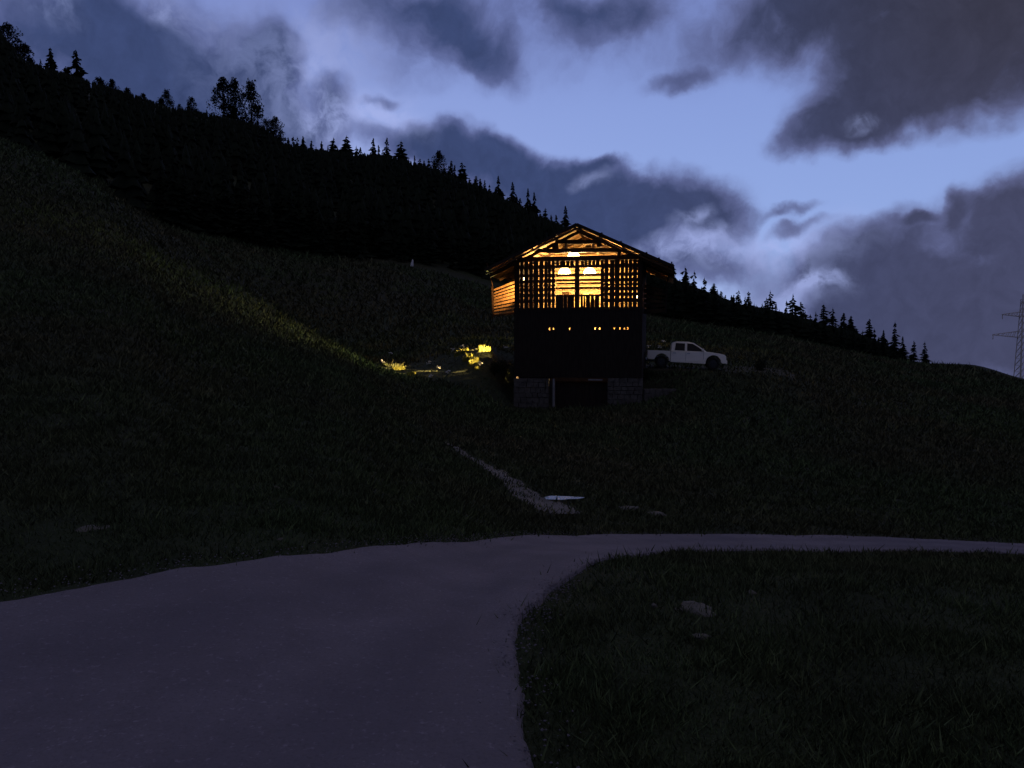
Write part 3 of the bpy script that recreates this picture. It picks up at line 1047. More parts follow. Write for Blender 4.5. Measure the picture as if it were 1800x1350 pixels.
def wing(xi, xo, zi0, zi1, zo0, zo1, mat, n=9, mpost=M_BEAM):
    w = empty('side_wing', (0, 0, 0))
    w.parent = barn
    for k in range(n):
        f0, f1 = k / n, (k + 1) / n
        a0, a1 = zi0 + (zi1 - zi0) * f0, zi0 + (zi1 - zi0) * f1
        b0, b1 = zo0 + (zo1 - zo0) * f0, zo0 + (zo1 - zo0) * f1
        gap = random.uniform(.05, .11)
        pts = [(xo, b0), (xi, a0), (xi, a1 - gap), (xo, b1 - gap)]
        if xi < xo:
            pts = pts[::-1]
        yk = WY + .02 + (.07 if k % 2 else 0) + random.uniform(0, .04)
        MB().prism(pts, yk, yk + .03).build('wing_board', mat, w)
    sgn = 1 if xo > xi else -1
    MB().bar((xo + sgn * .03, WY, zo0 - .15), (xo + sgn * .10, WY, zo1 + .15), .10, .10, up=(0, 1, 0)).build('wing_post', mpost, w)
    MB().bar((xi, WY + .05, zi0 - .05), (xo, WY + .05, zo0 - .05), .10, .10).build('wing_sill', mpost, w)
    MB().bar((xo + sgn * .06, WY - .05, zo1 + .1), (xo + sgn * .38, WY - .3, zo1 + 1.55), .06, .06).build('brace', mpost, w)
    return w


a0, a1 = L(903.5, 548, WY), L(903.5, 487, WY)
b0, b1 = L(874, 553, WY), L(868, 506, WY)
wing(-.03, b1[0], a0[1], a1[1], b0[1], b1[1], material('orange_wing_boards', (.42, .215, .075), (.24, .12, .04), 5.0, .8, .4, 25, .2))
c0, c1 = L(1131, 549, WY), L(1131, 497, WY)
wing(BW + .04, BW + 1.30, c0[1], c1[1], c0[1] + .1, c1[1] - .35, M_OLDWOOD, 6, M_OLDWOOD)  # black wood puts shade into this wing, unlike the left one

# stone base: left block, right block, doorway between them
def stones(x0, x1, z0, z1, y0, y1, n_min=.28, n_max=.46, parent=barn, mat=M_STONE):
    z = z0
    while z < z1 - .12:
        h = min(random.uniform(.22, .34), z1 - z)
        x = x0
        while x < x1 - .06:
            w = min(random.uniform(n_min, n_max), x1 - x)
            if x1 - x - w < .12:
                w = x1 - x
            p = random.uniform(0, .06)
            mb = MB().box(x + .012, x + w - .012, y0 - p, y1, z + .010, z + h - .010)
            mb.v = [(a + random.uniform(-.012, .012), b, c + random.uniform(-.012, .012)) for a, b, c in mb.v]
            mb.build('stone', mat, parent)
            x += w
        z += h


ZB = -.35
MB().box(.02, BW - .02, .42, DEPTH, ZB, Z_STONE - .02).build('foundation_core', M_SHADE, barn)
DL, DR = L(970, 680)[0], L(1068, 680)[0]
stones(-.06, DL - .16, ZB, Z_STONE - .03, -.05, .40)
stones(DR, BW + .10, ZB, Z_STONE - .03, -.05, .40)
MB().box(L(972, 690)[0], L(975.5, 690)[0], -.14, .05, ZB, Z_STONE - .1).build('door_post', M_CONCRETE, barn)
MB().box(DL + .1, DR + .05, .0, .22, Z_STONE - .25, Z_STONE - .03).build('lintel', M_BEAM, barn)
for k in range(9):
    w = (DR - DL - .1) / 9
    MB().box(DL + .05 + k * w, DL + .05 + (k + 1) * w - .008, .30, .35, ZB, Z_STONE - .26).build('door_plank', M_OLDWOOD, barn)
MB().box(L(1034, 667)[0], L(1059, 667)[0], -.02, -.004, Z_STONE - .19, Z_STONE - .10).build('door_rail', M_CONCRETE, barn)

# ------------------------------------------------------------------ lit grass clumps left of the barn and the loophole wall that lights them
CLUMPS = [  # px left, px right, row left bottom, row right bottom, visible height, label
    (691, 711, 651, 650, 8, 'long bright yellow grass tuft at the far left of the lit patches'),
    (716.5, 729, 659.5, 658, 7, 'small yellow grass tuft just below the leftmost long one'),
    (799.5, 822.6, 627, 618, 8, 'uppermost of the three slanting yellow grass tufts'),
    (814.6, 830.6, 634.5, 627, 8, 'middle of the three slanting yellow grass tufts'),
    (823.5, 840.5, 642, 634, 8, 'lowest of the three slanting yellow grass tufts'),
    (835, 839.5, 650, 648, 6, 'tiny yellow grass tuft below the slanting three'),
    (840.4, 861.2, 618, 617.5, 9, 'level yellow grass tuft nearest the barn, at the top'),
]
LAMP_L = (5.2, 2.6, Z_FLOOR - .50)            # added flood lamp in the lower room, barn-local
lamp_w = barn_world(*LAMP_L)
loops = []
clump_base = []
for (xa, xb, ra, rb, hpx, lab) in CLUMPS:
    pa, pb = on_ground(xa, ra, 38), on_ground(xb, rb, 38)
    if abs(pa[1] - pb[1]) > 3:
        pb = P(xb, rb, pa[1])
        pb[2] = h1(pb[0], pb[1])
    clump_base.append((pa, pb, hpx, lab))
    hz = hpx / FOC * pa[1]
    t_, z_ = [], []
    for q in (pa, pb):
        for dz in (.0, hz * 1.5):
            l = barn_local((q[0], q[1], q[2] + dz))
            k = (0 - LAMP_L[0]) / (l[0] - LAMP_L[0])
            t_.append(LAMP_L[1] + (l[1] - LAMP_L[1]) * k)
            z_.append(LAMP_L[2] + (l[2] - LAMP_L[2]) * k)
    loops.append((min(t_) - .02, max(t_) + .02, min(z_), max(z_)))
for (fx_, fr_, k_) in ((670.5, 638, .12), (755.5, 665, .12), (771, 650, .14), (788, 658, .13), (845, 643, .16), (813.5, 611, .14)):
    q = on_ground(fx_, fr_ + 4, 44)
    t_, z_ = [], []
    for dx_, dz in ((-k_, .14), (k_, .40)):
        l = barn_local((q[0] + dx_, q[1], q[2] + dz))
        k = (0 - LAMP_L[0]) / (l[0] - LAMP_L[0])
        t_.append(LAMP_L[1] + (l[1] - LAMP_L[1]) * k)
        z_.append(LAMP_L[2] + (l[2] - LAMP_L[2]) * k)
    loops.append((min(t_) - .012, max(t_) + .012, min(z_), max(z_)))
for x0_, x1_, y0_, y1_ in ((-.03, .06, -.004, DEPTH), (BW - .06, BW + .03, -.004, DEPTH), (.225, BW - .225, .078, .16)):
    MB().box(x0_, x1_, max(y0_, .05), y1_, Z_STONE - .10, Z_STONE + .10).build('leak_stop_sill', M_OLDWOOD, barn)  # added to seal light leaks above the stone base
# left lower wall of vertical boards, cut where a loophole falls
edges = sorted({.27, DEPTH - .25} | {round(v, 4) for l in loops for v in l[:2] if .27 < v < DEPTH - .25})
full = []
for a, b in zip(edges[:-1], edges[1:]):
    n = max(1, int((b - a) / .32))
    full += [a + (b - a) * k / n for k in range(n)]
full.append(edges[-1])
for a, b in zip(full[:-1], full[1:]):
    if b - a < .006:
        continue
    m = (a + b) / 2
    cut = [(l[2], l[3]) for l in loops if l[0] < m < l[1]]
    cut.sort()
    z = Z_STONE + .103
    for c0_, c1_ in cut + [(Z_FLOOR - .003, 0)]:
        if c0_ > z + .01:
            MB().box(-.02, .02, a + .001, b - .001, z, c0_).build('side_board', M_OLDWOOD, barn)
        z = max(z, c1_)


def grass_tuft(pa, pb, hgt, n, mat, spread=.12, width=.018):
    c = (pa + pb) / 2
    vs, fs = [], []
    for k in range(n):
        f = random.uniform(0, 1)
        b = pa + (pb - pa) * f
        x, y = b[0] + random.uniform(-.05, .05), b[1] + random.uniform(-spread, spread)
        z = h1(x, y) - .02
        hh = hgt * random.uniform(.35, .85) * (1.9 if random.random() < .06 else 1)
        q = random.uniform(0, 6.28)
        w = width * random.uniform(.7, 1.4)
        lx, ly = random.uniform(-.3, .3) * hh, random.uniform(-.3, .3) * hh
        dx, dy = w * math.cos(q), w * math.sin(q)
        o = len(vs)
        p = np.array([x, y, z]) - c
        vs += [(p[0] - dx, p[1] - dy, p[2]), (p[0] + dx, p[1] + dy, p[2]),
               (p[0] + dx * .7 + lx * .4, p[1] + dy * .7 + ly * .4, p[2] + hh * .6), (p[0] - dx * .7 + lx * .4, p[1] - dy * .7 + ly * .4, p[2] + hh * .6),
               (p[0] + lx, p[1] + ly, p[2] + hh)]
        fs += [(o, o + 1, o + 2, o + 3), (o + 3, o + 2, o + 4)]
    o = MB().add(vs, fs).build('grass_tuft', mat)
    o.location = c
    return o


for (pa, pb, hpx, lab) in clump_base:
    hz = hpx / FOC * pa[1] * .9
    Lw = float(np.linalg.norm(pb - pa))
    tag(grass_tuft(pa, pb, hz, int(220 + Lw * 700), M_CLUMP), lab, 'grass tuft', 'grass tufts lit from the barn')

FLOWERS = [
    (670.5, 638, 'pale flower clump at the left end of the lit bank'), (687, 623.5, 'faint pale flower clump above the leftmost yellow tuft'),
    (755.5, 665, 'lowest pale flower clump of the lit bank'), (771, 650, 'pale flower clump midway between the yellow tuft groups'),
    (788, 658, 'pale flower clump right of the middle of the lit bank'), (754, 641, 'faint pale flower clump right of the long yellow tuft'),
    (845, 643, 'pale flower clump beside the tiny yellow tuft near the barn'), (813.5, 611, 'small pale flower clump above the slanting yellow tufts'),
    (888, 613, 'pale flower clump against the barn corner'), (796, 618, 'pale flower clump left of the slanting yellow tufts'),
    (1140, 612, 'pale flower clump between barn and pickup bed'), (1159, 612, 'pale flower clump behind the pickup bed'), (1166, 601, 'topmost pale flower clump behind the pickup'),
]


def flower_clump(px, row, lab, r=.17, hgt=.34):
    c = on_ground(px, row + 4, 44 if px < 1000 else 51)
    e = empty('flower_clump', (c[0], c[1], c[2]))
    st, pe = MB(), MB()
    for k in range(9):
        q, d = random.uniform(0, 6.28), random.uniform(0, r)
        x, y, z = d * math.cos(q), d * math.sin(q), hgt * random.uniform(.55, 1.1)
        st.tube((x * .3, y * .3, -.03), (x, y, z), .006, .004, 4, False)
        for j in range(9):
            a, rr = random.uniform(0, 6.28), random.uniform(0, .05)
            m = Vector((x + rr * math.cos(a), y + rr * math.sin(a), z + random.uniform(-.012, .02)))
            u = Vector((random.uniform(-1, 1), random.uniform(-1, 1), random.uniform(-.6, .6))).normalized() * .022
            v = u.orthogonal().normalized() * .022
            pe.add([m - u - v, m + u - v, m + u + v, m - u + v], [(0, 1, 2, 3)])
    st.build('stem', M_STEM, e)
    pe.build('blossom', M_PETAL, e)
    tag(e, lab, 'flowers', 'pale flower clumps round the barn')


for f in FLOWERS:
    flower_clump(*f)

def leaf_mass(n, sx, sy, sz, leaf, lumps=7):
    """leaf-sized faces spread through several overlapping lumps"""
    cs = [(random.uniform(-.55, .55), random.uniform(-.55, .55), random.uniform(.2, .8), random.uniform(.35, .6)) for _ in range(lumps)]
    vs, fs = [], []
    for k in range(n):
        cx, cy, cz, cr = random.choice(cs)
        d = Vector((random.gauss(0, 1), random.gauss(0, 1), random.gauss(0, 1))).normalized() * cr * random.uniform(.55, 1.0)
        p = Vector(((cx + d.x) * sx, (cy + d.y) * sy, max(.02, (cz + d.z * .8)) * sz))
        u = Vector((random.uniform(-1, 1), random.uniform(-1, 1), random.uniform(-1, 1))).normalized() * leaf * random.uniform(.6, 1.3)
        v = u.orthogonal().normalized() * leaf * .55
        o = len(vs)
        vs += [p - u, p + v, p + u, p - v]
        fs.append((o, o + 1, o + 2, o + 3))
    return MB().add(vs, fs)


# ------------------------------------------------------------------ lamps inside the barn
WARM = (1.0, .66, .27)


def light(name, typ, loc, power, color=WARM, size=.12, parent=None, target=None, cone=None, blend=.3):
    d = bpy.data.lights.new(name, typ)
    d.energy = power
    d.color = color
    d.shadow_soft_size = size
    o = bpy.data.objects.new(name, d)
    COL.objects.link(o)
    o.location = loc
    if target is not None:
        o.rotation_euler = (Vector(loc) - Vector(target)).to_track_quat('Z', 'Y').to_euler()
        d.spot_size = cone
        d.spot_blend = blend
    if parent:
        o.parent = parent
    return o


def pendant(px, row, yl, rad, drop, power, label, lightdz=-.30, up=False):
    x, z = L(px, row, yl)
    w = barn_world(x, yl, z)
    e = empty('pendant_lamp', tuple(w), -TH)
    tag(e, label, 'lamp', 'glowing pendant lamps in the barn')
    MB().lathe([(rad * .96, -.15), (rad, -.12), (rad * .84, .02), (rad * .60, .14), (rad * .2, .19), (.0, .195)], n=20).build('diffuser', M_BULB, e, True)
    MB().lathe([(rad * .20, .208), (rad * .16, .27), (.03, .32), (.0, .33)], n=12).build('cap', M_SHADE, e, True)
    MB().tube((0, 0, .30), (0, 0, drop), .012, .012, 6).build('cord', M_CORD, e)
    if up:
        light('lamp_glow', 'SPOT', (0, 0, lightdz), power, size=.14, parent=e, target=(0, 0, 2), cone=R(176), blend=.15)
    else:
        light('lamp_glow', 'POINT', (0, 0, lightdz), power, size=.16, parent=e)
    return e


pendant(992.5, 476.0, 3.4, .40, 1.0, 1700, 'left one of the two large glowing dome lamps in the barn opening')
pendant(1036.5, 476.0, 3.4, .40, 1.0, 1700, 'right one of the two large glowing dome lamps in the barn opening')
pendant(1008.5, 449.0, 1.2, .42, .7, 5200, 'glowing dome lamp under the roof ridge above the tie beam', -.24, True)
wl = pendant(921.0, 492.0, .95, .08, 1.2, 12, 'small added lamp behind the slats at the left corner of the loft', -.14)  # unseen lamp added to carry the slope and wing spots
g0 = np.array([-12.5, 41.5, h1(-12.5, 41.5)])
gl = barn_local(g0)
wo = barn_local(tuple(wl.location))
light('slope_wash', 'SPOT', (0, 0, -.24), 3300, size=.08, color=(.74, 1.0, .44), parent=wl, target=(gl[0] - wo[0], gl[1] - wo[1], gl[2] - wo[2]), cone=R(60), blend=1.0)  # added green-tinted spot for the glow on the left slope
light('wing_spot', 'SPOT', (0, 0, -.24), 900, size=.05, color=(1.0, .60, .22), parent=wl, target=(-1.30, 1.15, -.62), cone=R(56), blend=.6)  # added spot that lights the left wing boards
pendant(1121.5, 520.0, 1.2, .07, 1.6, 60, 'small dim added lamp behind the slats at the right corner of the loft', -.12)  # unseen lamp added for the spill at the right corner

for (pa_, pb_, rt, yl, dep, nm, lab) in ((987.5, 1000.5, 512.5, 3.4, .7, 'wooden_crate', 'brown wooden crate standing in the loft behind the railing left of the middle post'),):
    xa_, xb_ = L(pa_, rt, yl)[0], L(pb_, rt, yl)[0]
    zt_ = L(pa_, rt, yl)[1]
    w_ = barn_world((xa_ + xb_) / 2, yl + dep / 2, Z_FLOOR - .08)
    e = empty(nm, tuple(w_), -TH)
    hw_, hh_ = (xb_ - xa_) / 2, zt_ - Z_FLOOR + .08
    nb_ = 5
    for k in range(nb_):
        z0_ = hh_ * k / nb_
        MB().box(-hw_, hw_, -dep / 2, dep / 2, z0_ + .004, z0_ + hh_ / nb_ - .008).build('plank', M_RAIL, e)
    tag(e, lab, 'crate')
hc = L(1036, 541, 4.2)
hw = barn_world(hc[0], 4.2, Z_FLOOR - .08)
hay = leaf_mass(1500, .75, .6, (L(1036, 510, 4.2)[1] - Z_FLOOR) * .95, .09, 9)
o = hay.build('hay_heap', material('dry_hay', (.30, .20, .07), (.20, .13, .045), 4, .9))
o.location = tuple(hw)
tag(o, 'rounded heap of dry hay in the loft right of the middle post', 'hay heap')
fl = empty('added_flood', tuple(lamp_w), -TH)  # unseen lamp added to throw the lit patches onto the grass
tag(fl, 'small added flood lamp inside the lower room shining out through the left wall', 'lamp')
MB().box(.05, .22, -.13, .13, -.09, .09).build('housing', M_SHADE, fl)
MB().box(.045, .049, -.11, .11, -.07, .07).build('lamp_face', M_BULB, fl)
MB().tube((.14, 0, .09), (.14, 0, Z_FLOOR - .16 - LAMP_L[2]), .015, .015, 6).build('hanger', M_CORD, fl)
tl = barn_local((clump_base[3][0][0], clump_base[3][0][1], clump_base[3][0][2]))
light('flood_beam', 'SPOT', (0, 0, 0), 120000, size=.03, parent=fl,
      target=(tl[0] - LAMP_L[0], tl[1] - LAMP_L[1], tl[2] - LAMP_L[2]), cone=R(64), blend=.15)
light('lower_room_glow', 'POINT', (-1.6, 1.6, .3), 5000, size=.1, parent=fl)  # added light without a fixture, makes the vents glow

# ------------------------------------------------------------------ retaining wall right of the barn
wall_a, wall_b = on_ground(1133, 707, 40), on_ground(1190, 690, 40)
ang = math.atan2(wall_b[1] - wall_a[1], wall_b[0] - wall_a[0])
rw = empty('retaining_wall', (wall_a[0], wall_a[1], wall_a[2] - .3), ang)
tag(rw, 'low dry stone retaining wall running from the barn base below the pickup', 'stone wall')
LW = float(np.hypot(wall_b[0] - wall_a[0], wall_b[1] - wall_a[1]))
stones(0, LW, 0, 1.15, 0, .5, .26, .48, rw)

# ------------------------------------------------------------------ white pickup
def pickup():
    c = P(1206, 641, 49.9)
    rr, fr = P(1162, 645, 49.6), P(1249.6, 649, 50.3)
    c = np.array([(rr[0] + fr[0]) / 2, (rr[1] + fr[1]) / 2, 0])
    c[2] = (h1(rr[0], rr[1]) + h1(fr[0], fr[1])) / 2 + .05
    t = empty('pickup_truck', tuple(c))
    yaw = R(-9.0)
    t.rotation_euler = (0, R(2.2), yaw)
    tag(t, 'white double cab pickup parked on the track right of the barn', 'pickup')
    ox = .25
    W = .90

    def side(poly, half_bottom, half_top, zb, zt_):
        """closed body shell: the side outline swept across the width, narrowing towards the top"""
        n = len(poly)
        vs = []
        for s in (-1, 1):
            for x_, z_ in poly:
                k = min(1, max(0, (z_ - zb) / (zt_ - zb)))
                vs.append((x_, s * (half_bottom + (half_top - half_bottom) * k), z_))
        fs = [tuple(range(n)), tuple(range(2 * n - 1, n - 1, -1))] + [(i, i + n, (i + 1) % n + n, (i + 1) % n) for i in range(n)]
        return MB().add(vs, fs)

    def arch(cx, r, z0, a0=0, a1=180, n=10):
        return [(cx + r * math.cos(R(a0 + (a1 - a0) * i / n)), z0 + r * math.sin(R(a0 + (a1 - a0) * i / n))) for i in range(n + 1)]
    rear, front, wr = -1.60, 1.60, .385
    # lower body with hood and both wheel arches
    body = [(-1.06, 1.02), (-1.06, .36)] + [(1.12, .32)] + arch(front, .47, .42, 180, 0)[0:] + [(2.20, .38), (2.36, .40), (2.39, .62), (2.36, .84), (2.27, .94), (1.95, 1.01), (1.42, 1.07), (1.08, 1.10), (.3, 1.06)]
    side(body, W, W - .03, .6, 1.15).build('body', M_PAINT, t, bevel=.02)
    bed = [(-2.50, 1.06), (-2.51, .62), (-2.43, .50)] + [(-2.10, .50)] + arch(rear, .47, .42, 180, 0)[1:] + [(-1.085, .42), (-1.085, 1.06)]
    # open load bed: two sides, tailgate, floor
    for s in (-1, 1):
        n = len(bed)
        y0, y1 = s * (W - .06), s * W
        vs = [(x_, y0, z_) for x_, z_ in bed] + [(x_, y1, z_) for x_, z_ in bed]
        fs = [tuple(range(n)), tuple(range(2 * n - 1, n - 1, -1))] + [(i, i + n, (i + 1) % n + n, (i + 1) % n) for i in range(n)]
        MB().add(vs, fs).build('bed_side', M_PAINT, t)
    MB().box(-2.52, -2.44, -W + .065, W - .065, .56, 1.05).build('tailgate', M_PAINT, t, bevel=.012)
    MB().box(-2.43, -1.09, -W + .065, W - .065, .62, .68).build('bed_floor', M_PLASTIC, t)
    MB().box(-2.60, .9, -.62, .62, .34, .44).build('chassis', M_PLASTIC, t)
    # cab upper shell
    cab = [(-1.07, 1.03), (-1.02, 1.48), (-.92, 1.61), (-.70, 1.68), (.0, 1.685), (.34, 1.62), (.72, 1.39), (1.16, 1.10), (1.16, 1.03)]
    side(cab, W - .02, .64, 1.03, 1.69).build('cab', M_PAINT, t, bevel=.025)

    def pane(poly, name, s, mat=M_GLASS, off=.012):
        vs = []
        for x_, z_ in poly:
            k = (z_ - 1.03) / .66
            y_ = (W - .02) + (.64 - W + .02) * k
            vs.append((x_, s * (y_ + off), z_))
        for x_, z_ in poly:
            k = (z_ - 1.03) / .66
            y_ = (W - .02) + (.64 - W + .02) * k
            vs.append((x_, s * (y_ - .03), z_))
        n = len(poly)
        fs = [tuple(range(n)), tuple(range(2 * n - 1, n - 1, -1))] + [(i, i + n, (i + 1) % n + n, (i + 1) % n) for i in range(n)]
        return MB().add(vs, fs).build(name, mat, t)
    for s in (-1, 1):
        pane([(-.82, 1.12), (-.19, 1.11), (-.19, 1.57), (-.76, 1.58)], 'rear_window', s)
        pane([(-.05, 1.11), (1.00, 1.10), (.66, 1.36), (.30, 1.56), (-.05, 1.58)], 'front_window', s)
        for x_ in (-1.07, -.12, .98):
            MB().box(x_ - .006, x_ + .006, s * (W - .012) - .012, s * (W - .012) + .012, .40, 1.06).build('door_seam', M_PLASTIC, t)
        for x_ in (-.82, .04):
            MB().box(x_ - .09, x_ + .09, s * W - .02, s * W + .025, .93, .965).build('door_handle', M_CHROME, t)
        m = MB().box(.84, .98, s * (W + .02) - .10, s * (W + .02) + .10, 1.12, 1.28).build('mirror', M_PAINT, t, bevel=.02)
        MB().box(2.20, 2.33, s * (W - .14) - .12, s * (W - .14) + .12, .80, .93).build('headlight', M_HEAD, t, bevel=.015)
        MB().box(-2.535, -2.48, s * (W - .07) - .06, s * (W - .07) + .065, .72, 1.02).build('tail_light', M_TAIL, t)
        for x_ in (rear, front):
            ty = MB()
            prof = [(wr * .62, -.11), (wr * .95, -.115), (wr, -.07), (wr, .07), (wr * .95, .115), (wr * .62, .11)]
            n = 24
            vs, fs = [], []
            for r_, y_ in prof:
                for i in range(n):
                    q = 2 * math.pi * i / n
                    vs.append((x_ + r_ * math.cos(q), s * (W - .13) + y_, wr + r_ * math.sin(q)))
            for k in range(len(prof)):
                kk = (k + 1) % len(prof)
                for i in range(n):
                    fs.append((k * n + i, k * n + (i + 1) % n, kk * n + (i + 1) % n, kk * n + i))
            w = ty.add(vs, fs).build('wheel', M_TYRE, t, True)
            rim = MB().tube((x_, s * (W - .12) - .06, wr), (x_, s * (W - .12) + .06, wr), wr * .30, wr * .30, 12)
            for i in range(6):
                q = 2 * math.pi * i / 6 + .2
                rim.bar((x_, s * (W - .04), wr), (x_ + wr * .6 * math.cos(q), s * (W - .04), wr + wr * .6 * math.sin(q)), .05, .07, up=(0, 1, 0))
            rim.tube((x_, s * (W - .13) - .05, wr), (x_, s * (W - .13) + .05, wr), wr * .60, wr * .60, 20)
            rim.build('rim', M_RIM, w)
    ws = [(1.13, -.60, 1.13), (1.13, .60, 1.13), (.42, .55, 1.585), (.42, -.55, 1.585)]
    MB().add([(x_ + .03, y_, z_ + .02) for x_, y_, z_ in ws] + [(x_ - .02, y_, z_ - .02) for x_, y_, z_ in ws],
             [(0, 1, 2, 3), (7, 6, 5, 4), (0, 4, 5, 1), (1, 5, 6, 2), (2, 6, 7, 3), (3, 7, 4, 0)]).build('windscreen', M_GLASS, t)
    MB().box(2.33, 2.46, -W + .06, W - .06, .36, .60).build('bumper', M_PAINT, t, bevel=.03)
    MB().box(-2.62, -2.50, -W + .1, W - .1, .44, .56).build('bumper', M_CHROME, t, bevel=.02)
    MB().box(2.34, 2.40, -.52, .52, .62, .84).build('grille', M_PLASTIC, t)
    return t


pickup()

# ------------------------------------------------------------------ rocks, marker stone, bushes
def rock(px, row, wpx, hpx, label, flat=.6, y0=3.0, name='rock', cat='rock', mat=M_ROCK):
    c = on_ground(px, row, y0)
    r = wpx / 2 / FOC * c[1]
    bm = bmesh.new()
    bmesh.ops.create_icosphere(bm, subdivisions=3, radius=1)
    sd = random.uniform(0, 99)
    for v in bm.verts:
        p = v.co.copy()
        k = 1 - .22 * max(0, math.sin(2.1 * p.x - 1.7 * p.y + sd)) ** 3 - .2 * max(0, math.sin(1.9 * p.y + 2.3 * p.z + sd * 2)) ** 3 + .16 * math.sin(3.1 * p.x + sd) * math.sin(2.7 * p.y + sd * 1.3) + .10 * math.sin(5.3 * p.z + 4 * p.x + sd) + .05 * math.sin(11 * p.y + 9 * p.x + sd)
        v.co = Vector((p.x * r * k, p.y * r * k * .8, p.z * r * k * flat))
    me = bpy.data.meshes.new(name)
    bm.to_mesh(me)
    bm.free()
    me.materials.append(mat)
    me.polygons.foreach_set('use_smooth', [True] * len(me.polygons))
    o = link(name, me)
    o.location = (c[0], c[1], c[2] - r * flat * .22)
    o.rotation_euler = (random.uniform(-.15, .15), random.uniform(-.15, .15), random.uniform(0, 6))
    tag(o, label, cat)
    return o


rock(1150, 1064, 14, 10, 'small round pale stone in the right verge near the road', .7)
rock(1222, 1072, 78, 22, 'broad flat pale rock lying in the right verge', .14)
rock(1232, 1118, 36, 22, 'flat grey rock nearest the camera in the right verge', .22)
rock(1222, 1006, 26, 8, 'thin sliver of pale rock high in the right verge', .2)
rock(1322, 1042, 20, 9, 'small slanting pale rock at the right of the verge rocks', .35)
rock(165, 932, 56, 30, 'big half buried grey rock low on the left bank', .42)
rock(484, 860, 22, 12, 'small grey rock halfway up the left bank', .5)
rock(492, 948, 14, 9, 'small grey stone just above the left road edge', .5)
rock(1158, 904, 44, 12, 'pale flat rock beyond the road bend', .22)
rock(1095, 894, 50, 10, 'dim flat rock between the puddle and the pale rock', .16)
mk = on_ground(724, 468, 100)
mm = MB().lathe([(.34, -.3), (.30, .1), (.24, .5), (.17, .9), (.10, 1.15), (.0, 1.22)], n=9)
mm.v = [(x_ * (1 + .1 * math.sin(7 * z_ + x_ * 9)) + z_ * .12, y_ * .8, z_) for x_, y_, z_ in mm.v]
o = mm.build('marker_stone', material("limewashed_stone", (.62, .62, .62), (.45, .45, .45), 4, .9, .4, 12), None, True)
o.location = tuple(mk)
tag(o, 'small pale tapering marker stone on the upper edge of the meadow', 'marker stone')


def bush(px, row, w, h, label, y0=40, n=900, leaf=.05):
    c = on_ground(px, row, y0)
    e = empty('bush', tuple(c))
    leaf_mass(n, w / 2, w / 2 * .8, h, leaf).build('foliage', M_BUSH, e)
    st = MB()
    for k in range(5):
        st.tube((random.uniform(-.08, .08), random.uniform(-.08, .08), -.1), (random.uniform(-.3, .3) * w, random.uniform(-.3, .3) * w, h * .7), .02, .008, 5, False)
    st.build('stem', M_BARK, e)
    tag(e, label, 'bush')


bush(1337, 652, 1.0, .95, 'small dark bush at the end of the track right of the pickup')
bush(884, 668, 1.5, 1.25, 'dark bush against the left corner of the barn')
bush(868, 660, 1.1, .8, 'low dark bush left of the barn corner bush')
bush(1140, 668, 1.3, .7, 'low dark bush at the right corner of the barn base')

# ------------------------------------------------------------------ power pylon at the right edge
def pylon():
    Yp = 158.0
    top, base = P(1793, 517, Yp), P(1793, 690, Yp)
    base[2] = h1(base[0], base[1])
    H = top[2] - base[2]
    t = empty('power_pylon', tuple(base), R(8))
    tag(t, 'grey lattice power pylon standing at the right edge beyond the crest', 'pylon')

    def half(z):
        return .85 - .62 * min(1, z / (H * .9))
    for sx in (-1, 1):
        for sy in (-1, 1):
            MB().bar((sx * half(0), sy * half(0), -.5), (sx * half(H * .94), sy * half(H * .94), H * .94), .16, .16).build('leg', M_STEEL, t)
    br = MB()
    n = 12
    for k in range(n):
        z0, z1 = H * .94 * k / n, H * .94 * (k + 1) / n
        for s in (-1, 1):
            a, b = half(z0), half(z1)
            br.bar((-a, s * a, z0), (b, s * b, z1), .08, .08)
            br.bar((s * a, a, z0), (s * b, -b, z1), .08, .08)
            br.bar((-b, s * b, z1), (b, s * b, z1), .07, .07)
    br.build('bracing', M_STEEL, t)
    for z0, LA, th in ((P(1793, 548, Yp)[2] - base[2], 4.6, 1.0), (P(1793, 582, Yp)[2] - base[2], 6.6, 1.3)):
        for s in (-1, 1):
            arm = MB()
            hb = half(z0)
            for sy in (-1, 1):
                arm.bar((s * hb * .8, sy * hb, z0), (s * LA, 0, z0 - th * .55), .12, .12)
                arm.bar((s * hb * .8, sy * hb, z0 - th), (s * LA, 0, z0 - th * .62), .12, .12)
                for k in range(5):
                    f = (k + .5) / 6
                    x_ = hb + (LA - hb) * f
                    arm.bar((s * x_, sy * hb * (1 - f), z0 - th * .55 * f), (s * (x_ + .5), sy * hb * (1 - f), z0 - th + th * .4 * f), .07, .07)
            arm.build('cross_arm', M_STEEL, t)
            MB().lathe([(.02, 0), (.10, -.15), (.05, -.3), (.10, -.45), (.05, -.6), (.10, -.75), (.02, -.95)], (s * (LA - .1), 0, z0 - th * .6), 8).build('insulator', M_STEEL, t)
    MB().bar((0, 0, H * .92), (0, 0, H), .14, .14).build('peak', M_STEEL, t)


pylon()

